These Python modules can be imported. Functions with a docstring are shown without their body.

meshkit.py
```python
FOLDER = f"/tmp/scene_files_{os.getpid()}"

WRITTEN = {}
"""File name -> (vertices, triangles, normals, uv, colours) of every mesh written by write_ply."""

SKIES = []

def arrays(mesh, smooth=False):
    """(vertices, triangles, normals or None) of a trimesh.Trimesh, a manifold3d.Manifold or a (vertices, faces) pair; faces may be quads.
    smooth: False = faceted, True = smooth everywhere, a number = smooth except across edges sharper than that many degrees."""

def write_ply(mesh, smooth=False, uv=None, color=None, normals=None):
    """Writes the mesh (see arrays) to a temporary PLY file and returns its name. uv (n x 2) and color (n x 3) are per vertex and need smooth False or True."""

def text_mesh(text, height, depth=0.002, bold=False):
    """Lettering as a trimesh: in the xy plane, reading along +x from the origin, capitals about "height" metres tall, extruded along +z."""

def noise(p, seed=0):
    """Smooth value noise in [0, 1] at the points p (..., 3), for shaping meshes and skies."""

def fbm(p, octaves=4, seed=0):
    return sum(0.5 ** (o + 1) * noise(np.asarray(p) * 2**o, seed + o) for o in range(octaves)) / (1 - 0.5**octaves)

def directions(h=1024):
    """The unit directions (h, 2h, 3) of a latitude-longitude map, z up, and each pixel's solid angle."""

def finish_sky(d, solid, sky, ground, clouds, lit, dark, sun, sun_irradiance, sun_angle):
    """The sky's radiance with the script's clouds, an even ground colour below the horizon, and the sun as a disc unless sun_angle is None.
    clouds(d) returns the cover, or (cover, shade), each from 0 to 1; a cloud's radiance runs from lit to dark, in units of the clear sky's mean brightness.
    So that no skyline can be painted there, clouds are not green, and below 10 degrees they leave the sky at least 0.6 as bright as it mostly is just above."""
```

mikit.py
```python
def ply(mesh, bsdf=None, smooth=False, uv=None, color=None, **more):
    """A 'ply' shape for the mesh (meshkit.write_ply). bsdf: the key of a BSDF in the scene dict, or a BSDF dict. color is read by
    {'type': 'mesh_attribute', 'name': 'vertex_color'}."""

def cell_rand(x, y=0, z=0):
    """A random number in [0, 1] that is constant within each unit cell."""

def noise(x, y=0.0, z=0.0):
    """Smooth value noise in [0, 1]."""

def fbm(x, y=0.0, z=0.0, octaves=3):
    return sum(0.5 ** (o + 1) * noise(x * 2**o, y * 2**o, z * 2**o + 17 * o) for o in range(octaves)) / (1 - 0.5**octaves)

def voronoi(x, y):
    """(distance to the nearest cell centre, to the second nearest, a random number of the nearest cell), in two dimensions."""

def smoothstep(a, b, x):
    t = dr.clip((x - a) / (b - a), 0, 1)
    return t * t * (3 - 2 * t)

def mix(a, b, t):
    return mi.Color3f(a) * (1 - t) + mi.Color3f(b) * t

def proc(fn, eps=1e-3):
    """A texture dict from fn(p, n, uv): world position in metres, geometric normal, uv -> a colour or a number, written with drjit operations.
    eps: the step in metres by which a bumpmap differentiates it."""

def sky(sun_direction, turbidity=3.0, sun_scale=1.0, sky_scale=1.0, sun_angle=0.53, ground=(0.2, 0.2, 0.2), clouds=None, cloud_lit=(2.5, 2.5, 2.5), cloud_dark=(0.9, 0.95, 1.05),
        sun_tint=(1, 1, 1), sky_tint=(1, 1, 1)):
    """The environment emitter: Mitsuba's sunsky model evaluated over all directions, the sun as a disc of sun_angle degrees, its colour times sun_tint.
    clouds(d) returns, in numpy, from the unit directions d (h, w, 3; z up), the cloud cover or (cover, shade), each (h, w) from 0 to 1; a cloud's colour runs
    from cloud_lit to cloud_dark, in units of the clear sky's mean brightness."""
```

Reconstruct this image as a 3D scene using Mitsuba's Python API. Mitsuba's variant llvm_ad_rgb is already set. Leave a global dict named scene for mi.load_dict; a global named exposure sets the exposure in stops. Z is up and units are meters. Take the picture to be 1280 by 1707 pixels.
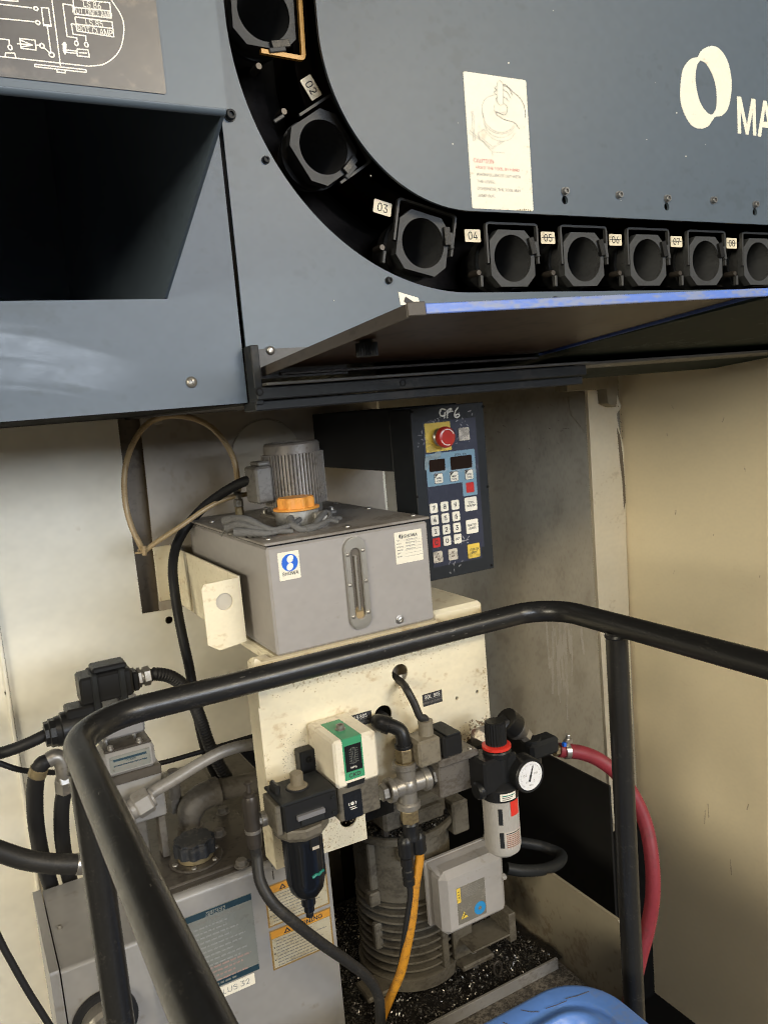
import math, random, numpy as np, trimesh, mitsuba as mi, drjit as dr, mikit, meshkit
from shapely.geometry import Polygon, LineString, Point, box as sbox
from shapely.ops import unary_union
from shapely import affinity

scene, labels = {}, {}
T = mi.ScalarTransform4f
random.seed(5); rng = np.random.default_rng(5)

# ---------------------------------------------------------------- camera, lamps, exposure
def cam_frame(yaw, pitch, roll):
    y, p, r = (math.radians(v) for v in (yaw, pitch, roll))
    f = np.array([math.sin(y)*math.cos(p), math.cos(y)*math.cos(p), math.sin(p)])
    right = np.array([math.cos(y), -math.sin(y), 0.0]); up = np.cross(right, f)
    return f, -math.sin(r)*right + math.cos(r)*up
eye = np.array([0, 0, 1.5]); fwd, upv = cam_frame(28.377, -7.68, -4.906)
scene['camera'] = {'type': 'perspective', 'fov_axis': 'x', 'fov': math.degrees(2*math.atan(640/1337.0)), 'near_clip': 0.02, 'far_clip': 60.0,
                   'to_world': T().look_at(origin=eye.tolist(), target=(eye+fwd).tolist(), up=upv.tolist())}
exposure = 0.0

def lamp(name, center, size_x, size_y, normal, rgb, label, cat):
    """A lit rectangle (metres) with its normal, an area light."""
    n = np.array(normal, float); n /= np.linalg.norm(n)
    c = np.array(center, float)
    up = [0, 0, 1] if abs(n[2]) < 0.9 else [0, 1, 0]
    scene[name] = {'type': 'rectangle', 'to_world': T().look_at(origin=c.tolist(), target=(c+n).tolist(), up=up) @ T().scale([size_x/2, size_y/2, 1]),
                   'emitter': {'type': 'area', 'radiance': {'type': 'rgb', 'value': list(rgb)}}}
    labels[name] = {'label': label, 'category': cat}
# the hall's window stands far behind the camera, a little above eye level; the ceiling lamps hang in rows
lamp('hall_window', (2.0, -7.0, 2.75), 5.2, 1.5, (0, 1, 0), (15.6, 17.0, 19.0), 'wide bright hall window far behind the viewer', 'window')
lamp('ceiling_lamp', (3.6, -5.4, 4.3), 3.0, 0.70, (-.35, .9, -1), (50, 43, 31), 'long warm ceiling lamp hanging over the aisle to the right', 'lamp')
lamp('hall_window_001', (-5.6, -3.2, 2.85), 3.4, 1.8, (1, .45, -.08), (22.5, 20.4, 15.8), 'added warm light panel at the left behind the viewer, for the side wall', 'window')  # added emitter that brightens the cream side wall
lamp('ceiling_lamp_001', (-0.8, -2.4, 4.6), 2.4, 0.35, (0, .2, -1), (26, 22, 17), 'long warm ceiling lamp hanging over the aisle behind the viewer', 'lamp')

# ---------------------------------------------------------------- materials
def rgb(c): return {'type': 'rgb', 'value': list(c)}
def mat(name, color, rough=.5, metal=0.0, spec=.5, bump=None, two=False, **kw):
    """A named principled material; color is a triple or a function of position, bump a (function, height) pair."""
    b = {'type': 'principled', 'base_color': mikit.proc(color) if callable(color) else rgb(color),
         'roughness': mikit.proc(rough) if callable(rough) else float(rough), 'metallic': float(metal), 'specular': float(spec), **kw}
    if bump: b = {'type': 'bumpmap', 'arbitrary': mikit.proc(bump[0], bump[2] if len(bump) > 2 else 1e-3), 'scale': bump[1], 'bsdf': b}
    scene[name] = {'type': 'twosided', 'bsdf': b}
    return name
fbm, noise, sst, mix = mikit.fbm, mikit.noise, mikit.smoothstep, mikit.mix

def specked(base, dirt, k=1.0, lo=.56, hi=.72, streak=1.0, fine=.12, amount=.6):
    """Paint of colour base with grime of colour dirt in blotches and specks."""
    def fn(p, n, uv):
        a = fbm(p.x*11*k, p.y*11*k, p.z*11*k/streak, 2)
        b = fbm(p.x*75*k+3, p.y*75*k, p.z*75*k/streak, 3)
        t = sst(lo, hi, a*.5+b*.5)
        g = 1 + fine*(b-.5)
        return mix(mi.Color3f(*base)*g, dirt, t*amount)
    return fn
mat('blue_paint', specked((.070, .093, .120), (.056, .074, .092), 1.0, .58, .78, 1, .10), .42, spec=.45)
def smears(p):
    """Wiped-on oil: long arcs of streaks over the low left part of the panel."""
    w = fbm(p.x*5, 3, p.z*5, 2)
    v = p.z+.9*dr.square(p.x-.02)+.022*w
    s = fbm(p.x*3.5, 0, v*62, 3)
    e = dr.square((p.x-.06)/.17)+dr.square((p.z-1.592+.12*p.x)/.055)+.9*(w-.5)
    return sst(1.15, .35, e)*sst(.36, .60, s), fbm(p.x*90, p.y*90, p.z*90, 2)
def smear_rough(p, n, uv):
    t, g = smears(p)
    return .46-.15*t*(.5+.8*g)
mat('blue_smeared', specked((.070, .093, .124), (.056, .074, .092), 1.0, .58, .78, 1, .10), smear_rough, spec=.45)
mat('black_paint', specked((.011, .013, .0125), (.022, .023, .022), 2.5, .62, .76, 1, .5, .5), .46, spec=.34)
mat('frame_black', specked((.014, .0155, .017), (.032, .029, .026), 1.5, .55, .7), .5, spec=.2)
mat('panel_black', (.010, .0125, .016), .45, spec=.28)
mat('void_black', (.010, .0098, .0095), .8, spec=.1)  # near-black put in hollows and undersides for shade; also on small black parts
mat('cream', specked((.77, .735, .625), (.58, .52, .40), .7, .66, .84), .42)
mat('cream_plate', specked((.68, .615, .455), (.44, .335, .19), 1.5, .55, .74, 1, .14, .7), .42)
mat('cream_shaded_grimy', specked((.26, .228, .166), (.16, .132, .09), 1.5, .46, .72, 2.2, .35, .6), .55)  # cream darkened for the niche wall's shade, with its grime on top
mat('cream_wall', specked((.81, .705, .49), (.73, .62, .42), 2.0, .60, .80, 1, .07, .5), .5)
mat('tank_grey', specked((.278, .262, .252), (.19, .17, .15), 1.1, .64, .80), .40)
mat('lid_grey', specked((.25, .23, .21), (.13, .108, .085), 1.6, .42, .64), .42)
mat('unit_grey', specked((.228, .222, .216), (.145, .125, .10), 1.0, .57, .76), .38)
mat('unit_top', specked((.062, .054, .045), (.026, .022, .019), 1.8, .42, .70, 1, .3, .8), .28)
mat('cast_grey', specked((.125, .114, .100), (.060, .051, .041), 2.0, .46, .70, 1, .3), .5,
    bump=(lambda p, n, uv: fbm(p.x*300, p.y*300, p.z*300, 2), .0005))
mat('cast_beige', specked((.098, .087, .067), (.036, .030, .022), 2.4, .44, .70, 1, .35, .75), .55,
    bump=(lambda p, n, uv: fbm(p.x*260, p.y*260, p.z*260, 2), .0004))
mat('steel', (.46, .44, .41), .30, .9)
mat('dull_steel', specked((.27, .255, .23), (.14, .12, .095), 3, .5, .72), .38, .7)
mat('gauge_steel', (.36, .34, .30), .33, .7)
mat('brass', specked((.25, .20, .115), (.11, .085, .055), 3, .5, .7), .38, .6)
mat('rubber', (.011, .011, .012), .55, spec=.3)
mat('hose_grey', specked((.017, .0165, .016), (.036, .032, .027), 4, .5, .7), .5, spec=.35)
mat('rail_black', specked((.0125, .0125, .0125), (.036, .033, .029), 5, .60, .74, 1, .4, .6), lambda p, n, uv: .26+.12*fbm(p.x*110, p.y*110, p.z*110, 2), spec=.42)
mat('plastic_black', (.0095, .0098, .0105), .38, spec=.32)
mat('glossy_black', (.006, .007, .009), .18, spec=.4)
mat('pot_grey', specked((.043, .045, .047), (.025, .025, .026), 3, .5, .75, 1, .3), .5, spec=.28)  # base darkened for the shade inside the magazine slot
mat('pot_dark', (.010, .0105, .011), .55, spec=.2)
mat('guard_grey', (.040, .041, .042), .42, spec=.3)
mat('amber', (.55, .29, .06), .4)
mat('label_cream', specked((.36, .325, .235), (.22, .165, .085), 5, .48, .72), .45)
mat('union_steel', (.17, .16, .145), .3, .7)
mat('white_label', specked((.70, .66, .55), (.42, .33, .20), 3, .62, .8), .4)
mat('key_white', specked((.72, .69, .60), (.40, .33, .24), 6, .60, .78), .4)
mat('key_worn', specked((.55, .50, .42), (.12, .10, .085), 7, .44, .60), .45)
mat('ink', (.022, .022, .024), .6)
mat('faint_ink', (.17, .16, .145), .6)
mat('red_ink', (.42, .07, .05), .6)
mat('white_ink', (.74, .72, .66), .5)
mat('navy', specked((.017, .021, .042), (.075, .075, .095), 3, .64, .74), .38)
mat('sky_blue', specked((.15, .26, .345), (.30, .35, .38), 3, .62, .74), .42)
mat('display', (.022, .014, .011), .10)
mat('red_key', specked((.50, .035, .035), (.20, .03, .03), 7, .55, .7), .25)
mat('yellow', specked((.62, .44, .06), (.22, .16, .04), 4, .52, .68), .45)
mat('stop_red', (.44, .030, .022), .25)
mat('alu', specked((.40, .385, .35), (.22, .20, .17), 3, .5, .7), .4, .3)
mat('orange_cap', (.85, .36, .06), .40)
mat('orange_tube', specked((.43, .19, .016), (.20, .095, .02), 9, .50, .68, 1, .2, .8), .42)
mat('orange_print', specked((.46, .215, .03), (.30, .15, .03), 4, .55, .75), .45)
mat('green', (.035, .24, .115), .42)
mat('ckd_cream', specked((.66, .605, .485), (.36, .275, .18), 1.6, .55, .74), .42)
mat('emblem_blue', (.012, .11, .56), .4)
mat('plate_blue', (.012, .034, .050), .45)
mat('pale_print', specked((.165, .172, .158), (.12, .122, .11), 2, .5, .7), .35)
mat('bowl_white', specked((.30, .285, .262), (.21, .185, .155), 2, .6, .8), .42)
mat('red_plastic', (.56, .03, .02), .3)
mat('hose_red', specked((.20, .022, .032), (.105, .022, .026), 5, .5, .72, 1, .3), .5, spec=.35)
mat('hose_tan', specked((.40, .29, .155), (.25, .16, .07), 5, .5, .7), .33)
mat('bin_blue', specked((.085, .19, .50), (.13, .19, .36), 2.2, .56, .74), .38, spec=.45)
mat('lip_blue', specked((.085, .165, .50), (.20, .225, .29), 2.2, .42, .62, .5, .2, .75), .4)
mat('lid_under', specked((.040, .022, .015), (.022, .014, .011), 1.3, .45, .7), .42, spec=.18)
mat('lid_green', specked((.014, .021, .018), (.04, .054, .047), 1.8, .58, .72, .4), .65, spec=.08)
mat('placard_grey', specked((.082, .077, .074), (.15, .13, .11), 1.8, .55, .75), lambda p, n, uv: .24+.2*fbm(p.x*30, p.y*30, p.z*30, 3), .25)
mat('rag_grey', specked((.135, .13, .122), (.07, .066, .062), 4, .5, .7), .8, bump=(lambda p, n, uv: fbm(p.x*420, p.y*420, p.z*420, 2), .0008))
mat('chip', (.30, .285, .26), .26, .95)
mat('sludge', specked((.011, .010, .009), (.03, .026, .021), 4, .5, .7), .28, spec=.4)
mat('concrete', specked((.17, .15, .12), (.035, .03, .024), 14, .42, .56, 1, .9, .9), .75)
mat('glass_oil', (.30, .22, .12), .12)
mat('gauge_white', (.66, .66, .67), .3)
scene['clear_pane'] = {'type': 'thindielectric'}

# ---------------------------------------------------------------- mesh helpers
def J(*m): return trimesh.util.concatenate([x for x in m])
def box(x0, x1, y0, y1, z0, z1, b=.0015):
    """An axis-aligned box with chamfered edges."""
    c = np.array([(x0+x1)/2, (y0+y1)/2, (z0+z1)/2]); h = np.abs([x1-x0, y1-y0, z1-z0])/2
    b = min(b, h.min()*.6)
    if b <= 0: return trimesh.creation.box(2*h, trimesh.transformations.translation_matrix(c))
    v = [(2*np.array(s)-1)*(h-np.array(o)*b) for s in np.ndindex(2, 2, 2) for o in ((1, 1, 0), (1, 0, 1), (0, 1, 1))]
    return trimesh.convex.convex_hull(np.array(v)+c)
def turn(m, axis, deg, at=(0, 0, 0)):
    m = m.copy(); m.apply_transform(trimesh.transformations.rotation_matrix(math.radians(deg), axis, at)); return m
def move(m, v):
    m = m.copy(); m.apply_translation(v); return m
def lathe(p0, d, prof, n=32, phase=0.0, caps=True):
    """Revolves (radius, distance) pairs round the axis d from p0."""
    d = np.array(d, float); d /= np.linalg.norm(d)
    a = np.cross(d, [0, 0, 1] if abs(d[2]) < .9 else [1, 0, 0]); a /= np.linalg.norm(a); b = np.cross(d, a)
    ang = np.arange(n)*2*math.pi/n+phase
    ring = np.cos(ang)[:, None]*a+np.sin(ang)[:, None]*b
    v = [np.array(p0, float)+d*prof[0][1]]; f = []
    for r, t in prof: v.extend(np.array(p0, float)+ring*max(r, 1e-5)+d*t)
    v.append(np.array(p0, float)+d*prof[-1][1]); k = len(prof)
    for i in range(n):
        j = (i+1) % n
        if caps: f.append([0, 1+j, 1+i])
        for s in range(k-1):
            q = 1+s*n
            f += [[q+i, q+j, q+n+j], [q+i, q+n+j, q+n+i]]
        if caps: f.append([len(v)-1, 1+(k-1)*n+i, 1+(k-1)*n+j])
    m = trimesh.Trimesh(np.array(v), f, process=False); m.fix_normals(); return m
def cyl(p0, p1, r, n=28, b=.0008):
    p0, p1 = np.array(p0, float), np.array(p1, float); L = np.linalg.norm(p1-p0); b = min(b, r*.4, L*.4)
    return lathe(p0, p1-p0, [(r-b, 0), (r, b), (r, L-b), (r-b, L)], n)
def hexnut(p0, p1, r, phase=.3):
    p0, p1 = np.array(p0, float), np.array(p1, float); L = np.linalg.norm(p1-p0)
    return lathe(p0, p1-p0, [(r*.9, 0), (r, L*.1), (r, L*.9), (r*.9, L)], 6, phase)
def spline(pts, sub=10):
    p = np.array(pts, float)
    q = np.vstack([2*p[0]-p[1], p, 2*p[-1]-p[-2]]); out = []
    for i in range(1, len(q)-2):
        for t in np.linspace(0, 1, sub, endpoint=False):
            a, b, c, d = q[i-1:i+3]
            out.append(.5*((2*b)+(-a+c)*t+(2*a-5*b+4*c-d)*t*t+(-a+3*b-3*c+d)*t**3))
    return np.array(out+[p[-1]])
def tube(pts, r, n=14, sub=10, smooth=True):
    """A closed tube along a spline; r is a number or a list of radii along it."""
    p = spline(pts, sub) if smooth and len(pts) > 2 else np.array(pts, float)
    t = np.gradient(p, axis=0); t /= np.linalg.norm(t, axis=1, keepdims=True)
    a = np.cross(t[0], [0, 0, 1] if abs(t[0][2]) < .9 else [1, 0, 0]); rr_ = np.interp(np.linspace(0, 1, len(p)), np.linspace(0, 1, np.size(r)), np.atleast_1d(r)) if np.size(r) > 1 else np.full(len(p), float(r))
    ang = np.arange(n)*2*math.pi/n; v = []
    for i in range(len(p)):
        a = a-t[i]*(a@t[i]); a /= np.linalg.norm(a); b = np.cross(t[i], a)
        v.append(p[i]+rr_[i]*(np.cos(ang)[:, None]*a+np.sin(ang)[:, None]*b))
    v = np.vstack(v+[p[:1], p[-1:]]); f = []; k = len(p)
    for s in range(k-1):
        for i in range(n):
            j = (i+1) % n
            f += [[s*n+i, s*n+j, s*n+n+j], [s*n+i, s*n+n+j, s*n+n+i]]
    for i in range(n):
        j = (i+1) % n
        f += [[k*n, j, i], [k*n+1, (k-1)*n+i, (k-1)*n+j]]
    return trimesh.Trimesh(v, f, process=False)
def ridged(pts, r, pitch=.006, depth=.0016, n=14):
    p = spline(pts, 40); L = np.concatenate([[0], np.cumsum(np.linalg.norm(np.diff(p, axis=0), axis=1))])
    m = int(L[-1]/pitch*6); s = np.linspace(0, L[-1], m)
    q = np.stack([np.interp(s, L, p[:, k]) for k in range(3)], 1)
    return tube(q, list(r+depth*np.sin(s/pitch*2*math.pi)), n, smooth=False)
XZ = np.array([[1, 0, 0, 0], [0, 0, -1, 0], [0, 1, 0, 0], [0, 0, 0, 1.0]])
YZ = np.array([[0, 0, 1, 0], [1, 0, 0, 0], [0, 1, 0, 0], [0, 0, 0, 1.0]])
def ex(poly, h): return J(*[trimesh.creation.extrude_polygon(g, h, engine='earcut') for g in getattr(poly, 'geoms', [poly]) if g.area > 1e-10])
def plate(poly, yb, h):
    """A polygon in (x, z) as a plate whose back lies at y = yb and whose front stands h towards the viewer."""
    m = ex(Polygon(poly) if isinstance(poly, list) else poly, h); m.apply_transform(XZ); return move(m, (0, yb, 0))
def sheet(poly, x0, h):
    """A polygon in (y, z) extruded along +x from x0."""
    m = ex(Polygon(poly) if isinstance(poly, list) else poly, h); m.apply_transform(YZ); return move(m, (x0, 0, 0))
def slab(poly, z0, h):
    m = ex(Polygon(poly) if isinstance(poly, list) else poly, h); return move(m, (0, 0, z0))
def rr(x0, x1, z0, z1, r):
    x0, x1 = sorted((x0, x1)); z0, z1 = sorted((z0, z1)); r = min(r, (x1-x0)*.49, (z1-z0)*.49)
    return sbox(x0+r, z0+r, x1-r, z1-r).buffer(r, 6)
def rrq(a, b, r): return rr(a[0], b[0], a[1], b[1], r)
def lines(paths, w): return unary_union([LineString(p).buffer(w/2, 4, cap_style=2) for p in paths])
def smooth2(pts, sub=6): return [tuple(q[:2]) for q in spline([(a, b, 0) for a, b in pts], sub)]
def text(s, x, z, y, h, depth=.0004, sx=1.0, bold=False, center=True, rot=0, shear=0):
    """Lettering on a plane facing the viewer, its back at y, centred on (x, z) or starting there."""
    m = meshkit.text_mesh(s, h, depth, bold); lo, hi = m.bounds
    m.apply_translation([-(lo[0]+hi[0])/2 if center else -lo[0], -(lo[1]+hi[1])/2 if center else 0, 0])
    S = np.diag([sx, 1, 1, 1.0]); S[0, 1] = shear; m.apply_transform(S)
    if rot: m.apply_transform(trimesh.transformations.rotation_matrix(math.radians(rot), [0, 0, 1]))
    m.apply_transform(XZ); return move(m, (x, y, z))
def scribble(x0, x1, z0, dz, n, y, h, seed, indent=(0,), last=.6):
    """n rows of print too small to read: short strokes of word length."""
    r = np.random.default_rng(seed); out = []
    for i in range(n):
        x = x0+indent[i % len(indent)]; end = x1-(x1-x0)*r.uniform(0, .35 if i < n-1 else last); z = z0-i*dz
        while x < end:
            w = h*r.uniform(1.2, 4.5)
            out.append(sbox(x, z-h/2, min(x+w, end), z+h/2)); x += w+h*.8
    return plate(unary_union(out), y, .0004)

def numbered(k):
    if k not in scene and k not in taken: return k
    i = 1
    while f'{k}_{i:03d}' in scene or f'{k}_{i:03d}' in taken: i += 1
    return f'{k}_{i:03d}'
taken = set()
def thing(name, label, cat, group=None, kind=None):
    """The key of a thing whose parts follow."""
    k = numbered(name); taken.add(k)
    labels[k] = {'label': label, 'category': cat}
    if group: labels[k]['group'] = group
    return k
def part(parent, name, mesh, m, smooth=False, label=None, kind=None, **kw):
    k = numbered(f'{parent}__{name}')
    scene[k] = mikit.ply(mesh, m, smooth=smooth, **kw)
    if label: labels.setdefault(k, {})['label'] = label
    if kind: labels.setdefault(k, {})['kind'] = kind
    return k
def solo(name, mesh, m, label, cat, smooth=False, group=None):
    k = numbered(name); taken.add(k)
    scene[k] = mikit.ply(mesh, m, smooth=smooth)
    labels[k] = {'label': label, 'category': cat}
    if group: labels[k]['group'] = group
    return k
def setting(name, mesh, m, label=None, smooth=False):
    scene[name] = mikit.ply(mesh, m, smooth=smooth); labels[name] = {'kind': 'structure', 'label': label or name.replace('_', ' ')}
def cross_screw(c, r, d=(0, -1, 0), tilt=20):
    """A pan-head screw with a cross recess."""
    import manifold3d as m3
    head = lathe((0, 0, 0), (0, 0, 1), [(r, -r*.25), (r, r*.12), (r*.93, r*.32), (r*.72, r*.52), (r*.38, r*.63), (.001*r, r*.66)], 20)
    def mf(t): return m3.Manifold(m3.Mesh(np.array(t.merge_vertices() or t.vertices, np.float32), np.array(t.faces, np.uint32)))
    slot = lambda a, b: trimesh.creation.box([a, b, r*.8], trimesh.transformations.translation_matrix([0, 0, r*.62]))
    try:
        q = mf(head)-mf(slot(r*1.1, r*.2))-mf(slot(r*.2, r*1.1)); k = q.to_mesh(); head = trimesh.Trimesh(k.vert_properties[:, :3], k.tri_verts)
    except Exception: pass
    head = turn(head, (0, 0, 1), tilt)
    d = np.array(d, float); head.apply_transform(trimesh.geometry.align_vectors([0, 0, 1], d)); return move(head, c)
def hex_bolt(c, r, d=(0, -1, 0)):
    """A small socket-head bolt on a washer."""
    d = np.array(d, float)
    return lathe(np.array(c), d, [(r*1.25, -.001), (r*1.25, r*.25), (r, r*.25), (r, r*1.15), (r*.9, r*1.3), (r*.55, r*1.3), (r*.5, r*.75), (.0001, r*.75)], 20)

# ---------------------------------------------------------------- setting
setting('floor', slab([(-9, -9), (9, -9), (9, 4), (-9, 4)], -.47, .02), 'concrete', 'grey concrete shop floor')

mat('grime', specked((.15, .115, .075), (.08, .06, .04), 1.4, .5, .7), .5)
mat('scuff_tan', specked((.50, .41, .27), (.36, .28, .17), 8, .45, .6), .55)
# back of the recess: cream panels, cover box, post, side wall
k = thing('back_wall', 'cream sheet-metal back wall with a dark slot and round holes, behind the hydraulic unit', 'wall')
w = sbox(.0555, -.45, .962, 1.62)
holes = unary_union([Point((0.389, 1.0663)).buffer(.0085), Point(.75, .9).buffer(.004)])
sump = sbox(.508, -.44, .945, .744)
part(k, 'panel', plate(w.difference(holes).difference(sump).difference(Polygon([(0.3338, 1.5385), (0.3844, 1.5346), (0.3787, 1.3018), (0.3739, 1.0908), (0.3336, 1.0922), (0.3324, 1.3084)])), 1.764, .004), 'cream')
w2 = sbox(-1.2, -.45, .053, 1.62)
part(k, 'edge_panel', plate(w2.difference(Point((0.052, 0.9867)).buffer(.0075)), 1.760, .004), 'cream')
part(k, 'fold', box(.047, .0545, 1.748, 1.757, 0, 1.6, .002), 'cream')
part(k, 'backing', plate(sbox(-1.2, -.4, .49, 1.62), 1.80, .01), 'grime')
part(k, 'sump_lining', J(box(.506, .950, 2.40, 2.41, -.44, .75, .002), box(.500, .506, 1.77, 2.40, -.44, .75, .001), box(.506, .950, 1.77, 2.40, .746, .752, .001), box(.948, .954, 1.77, 2.40, -.44, .75, .001)), 'sludge', label='near-black lining standing in for the shade inside the sump opening')  # the sludge colour here stands in for shade in the hollow
part(k, 'niche_side', box(.956, .962, 1.7645, 2.25, -.44, 1.535, .001), 'cream')
k = thing('partition_wall', 'grey-beige partition wall, grime and shade in its colour, with pale drip marks, right of the control panel', 'wall')
part(k, 'panel', plate(sbox(.90, -.30, 2.30, 1.62), 2.256, .006), 'cream_shaded_grimy')
part(k, 'edge_strip', box(.90, 2.06, 2.243, 2.249, 1.468, 1.56, .001), 'cream_shaded_grimy')
part(k, 'gusset', plate([(2.0093, 1.4814), (2.125, 1.4736), (2.1191, 1.2965), (2.0182, 1.4048)], 2.25, .003), 'cream_shaded_grimy')
dr_ = []
r = np.random.default_rng(9)
for i in range(26):
    x0 = (1.939, 2.25, 0.4916)[0]+r.normal(0, .055); z1 = (1.9374, 2.25, 0.4686)[2]+.16+r.uniform(-.14, .07); L = r.uniform(.04, .26)
    dr_.append(LineString([(x0, z1), (x0+r.normal(0, .004), z1-L*.5), (x0+r.normal(0, .006), z1-L)]).buffer(r.uniform(.0015, .006), 3))
part(k, 'drip_mark', plate(unary_union(dr_).buffer(.002).buffer(-.002), 2.25, .0006), mat('drip_paint', specked((.31, .275, .215), (.24, .21, .158), 3, .45, .6, 3), .5))
r = np.random.default_rng(4)
part(k, 'scuff', plate(unary_union([LineString([(a, b), (a+r.normal(0, .012), b+r.normal(0, .004))]).buffer(r.uniform(.0004, .0012), 2) for a, b in zip(r.uniform(1.4, 2.0, 22), r.uniform(1.26, 1.45, 22))]), 2.25, .0004), 'grime')
mat('post_cream', specked((.66, .585, .435), (.45, .37, .24), 1.4, .58, .78), .45)
k = thing('corner_post', 'pale cream vertical post with chipped edge, between the partition and the yellowish side wall', 'post')
edge = [(1.7349, 1.4907), (1.7599, 1.4314), (1.7395, 1.412), (1.7408, 1.3943), (1.7482, 1.3585), (1.7562, 1.3313), (1.7618, 1.3041), (1.7612, 1.2147), (1.7551, 1.0342), (1.7527, 0.831), (1.7462, 0.47), (1.711, 0.1414), (1.6461, 0.1598), (1.6368, 0.3272), (1.631, 0.8734), (1.6305, 1.4923)]
part(k, 'web', plate(edge, 1.752, .012), 'post_cream')
r = np.random.default_rng(17)
part(k, 'scraped_patch', plate(unary_union([Polygon([(1.7366, 1.3736), (1.7492, 1.3443), (1.7554, 1.2869), (1.7583, 1.2151), (1.7593, 1.1519), (1.7504, 1.126), (1.7486, 1.2163), (1.7422, 1.2706), (1.7402, 1.3151)])]+[Point((1.7505, 1.2875)[0]+r.normal(0, .006), 1.40+r.normal(0, .03)).buffer(r.uniform(.0006, .002), 2) for _ in range(26)]), 1.7398, .0004), 'grime', label='dark scraped patch on the chipped right edge')
part(k, 'upper_block', plate([(1.5262, 1.5684), (1.7055, 1.583), (1.7118, 1.4983), (1.7008, 1.4344), (1.6692, 1.447), (1.6672, 1.4876), (1.5207, 1.4907)], 1.752, .05), 'cream_shaded_grimy')
solo('side_wall', box(1.760, 1.80, .3, 1.752, -.45, 1.555, .003), 'cream_wall', 'broad yellowish cream cabinet side filling the right edge', 'wall')
k = [q for q in taken if q == 'side_wall'][0]
r = np.random.default_rng(41); mk = []
for i in range(26):
    a, b = r.uniform(.6, 1.6), r.uniform(.1, 1.45); L = r.uniform(.002, .02)*(1 if i % 3 else 2.5)
    mk.append(LineString([(a, b), (a+r.normal(0, .004), b-L)]).buffer(r.uniform(.0005, .0014), 2))
part(k, 'scuff', sheet(unary_union(mk), 1.7596, .0004), 'scuff_tan')
k = thing('cover_plate', 'grey-beige cover plate with a large round lid, on the wall behind the lubricator', 'cover')
cp = Polygon([((0.3805, 1.5221)[0], 1.56), (0.3805, 1.5221), (.80, 1.56), (.80, 1.09), (0.3701, 1.0912), (0.3751, 1.3027)]).difference(Point((0.6548, 1.4033)).buffer(.0855, 32))
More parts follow.
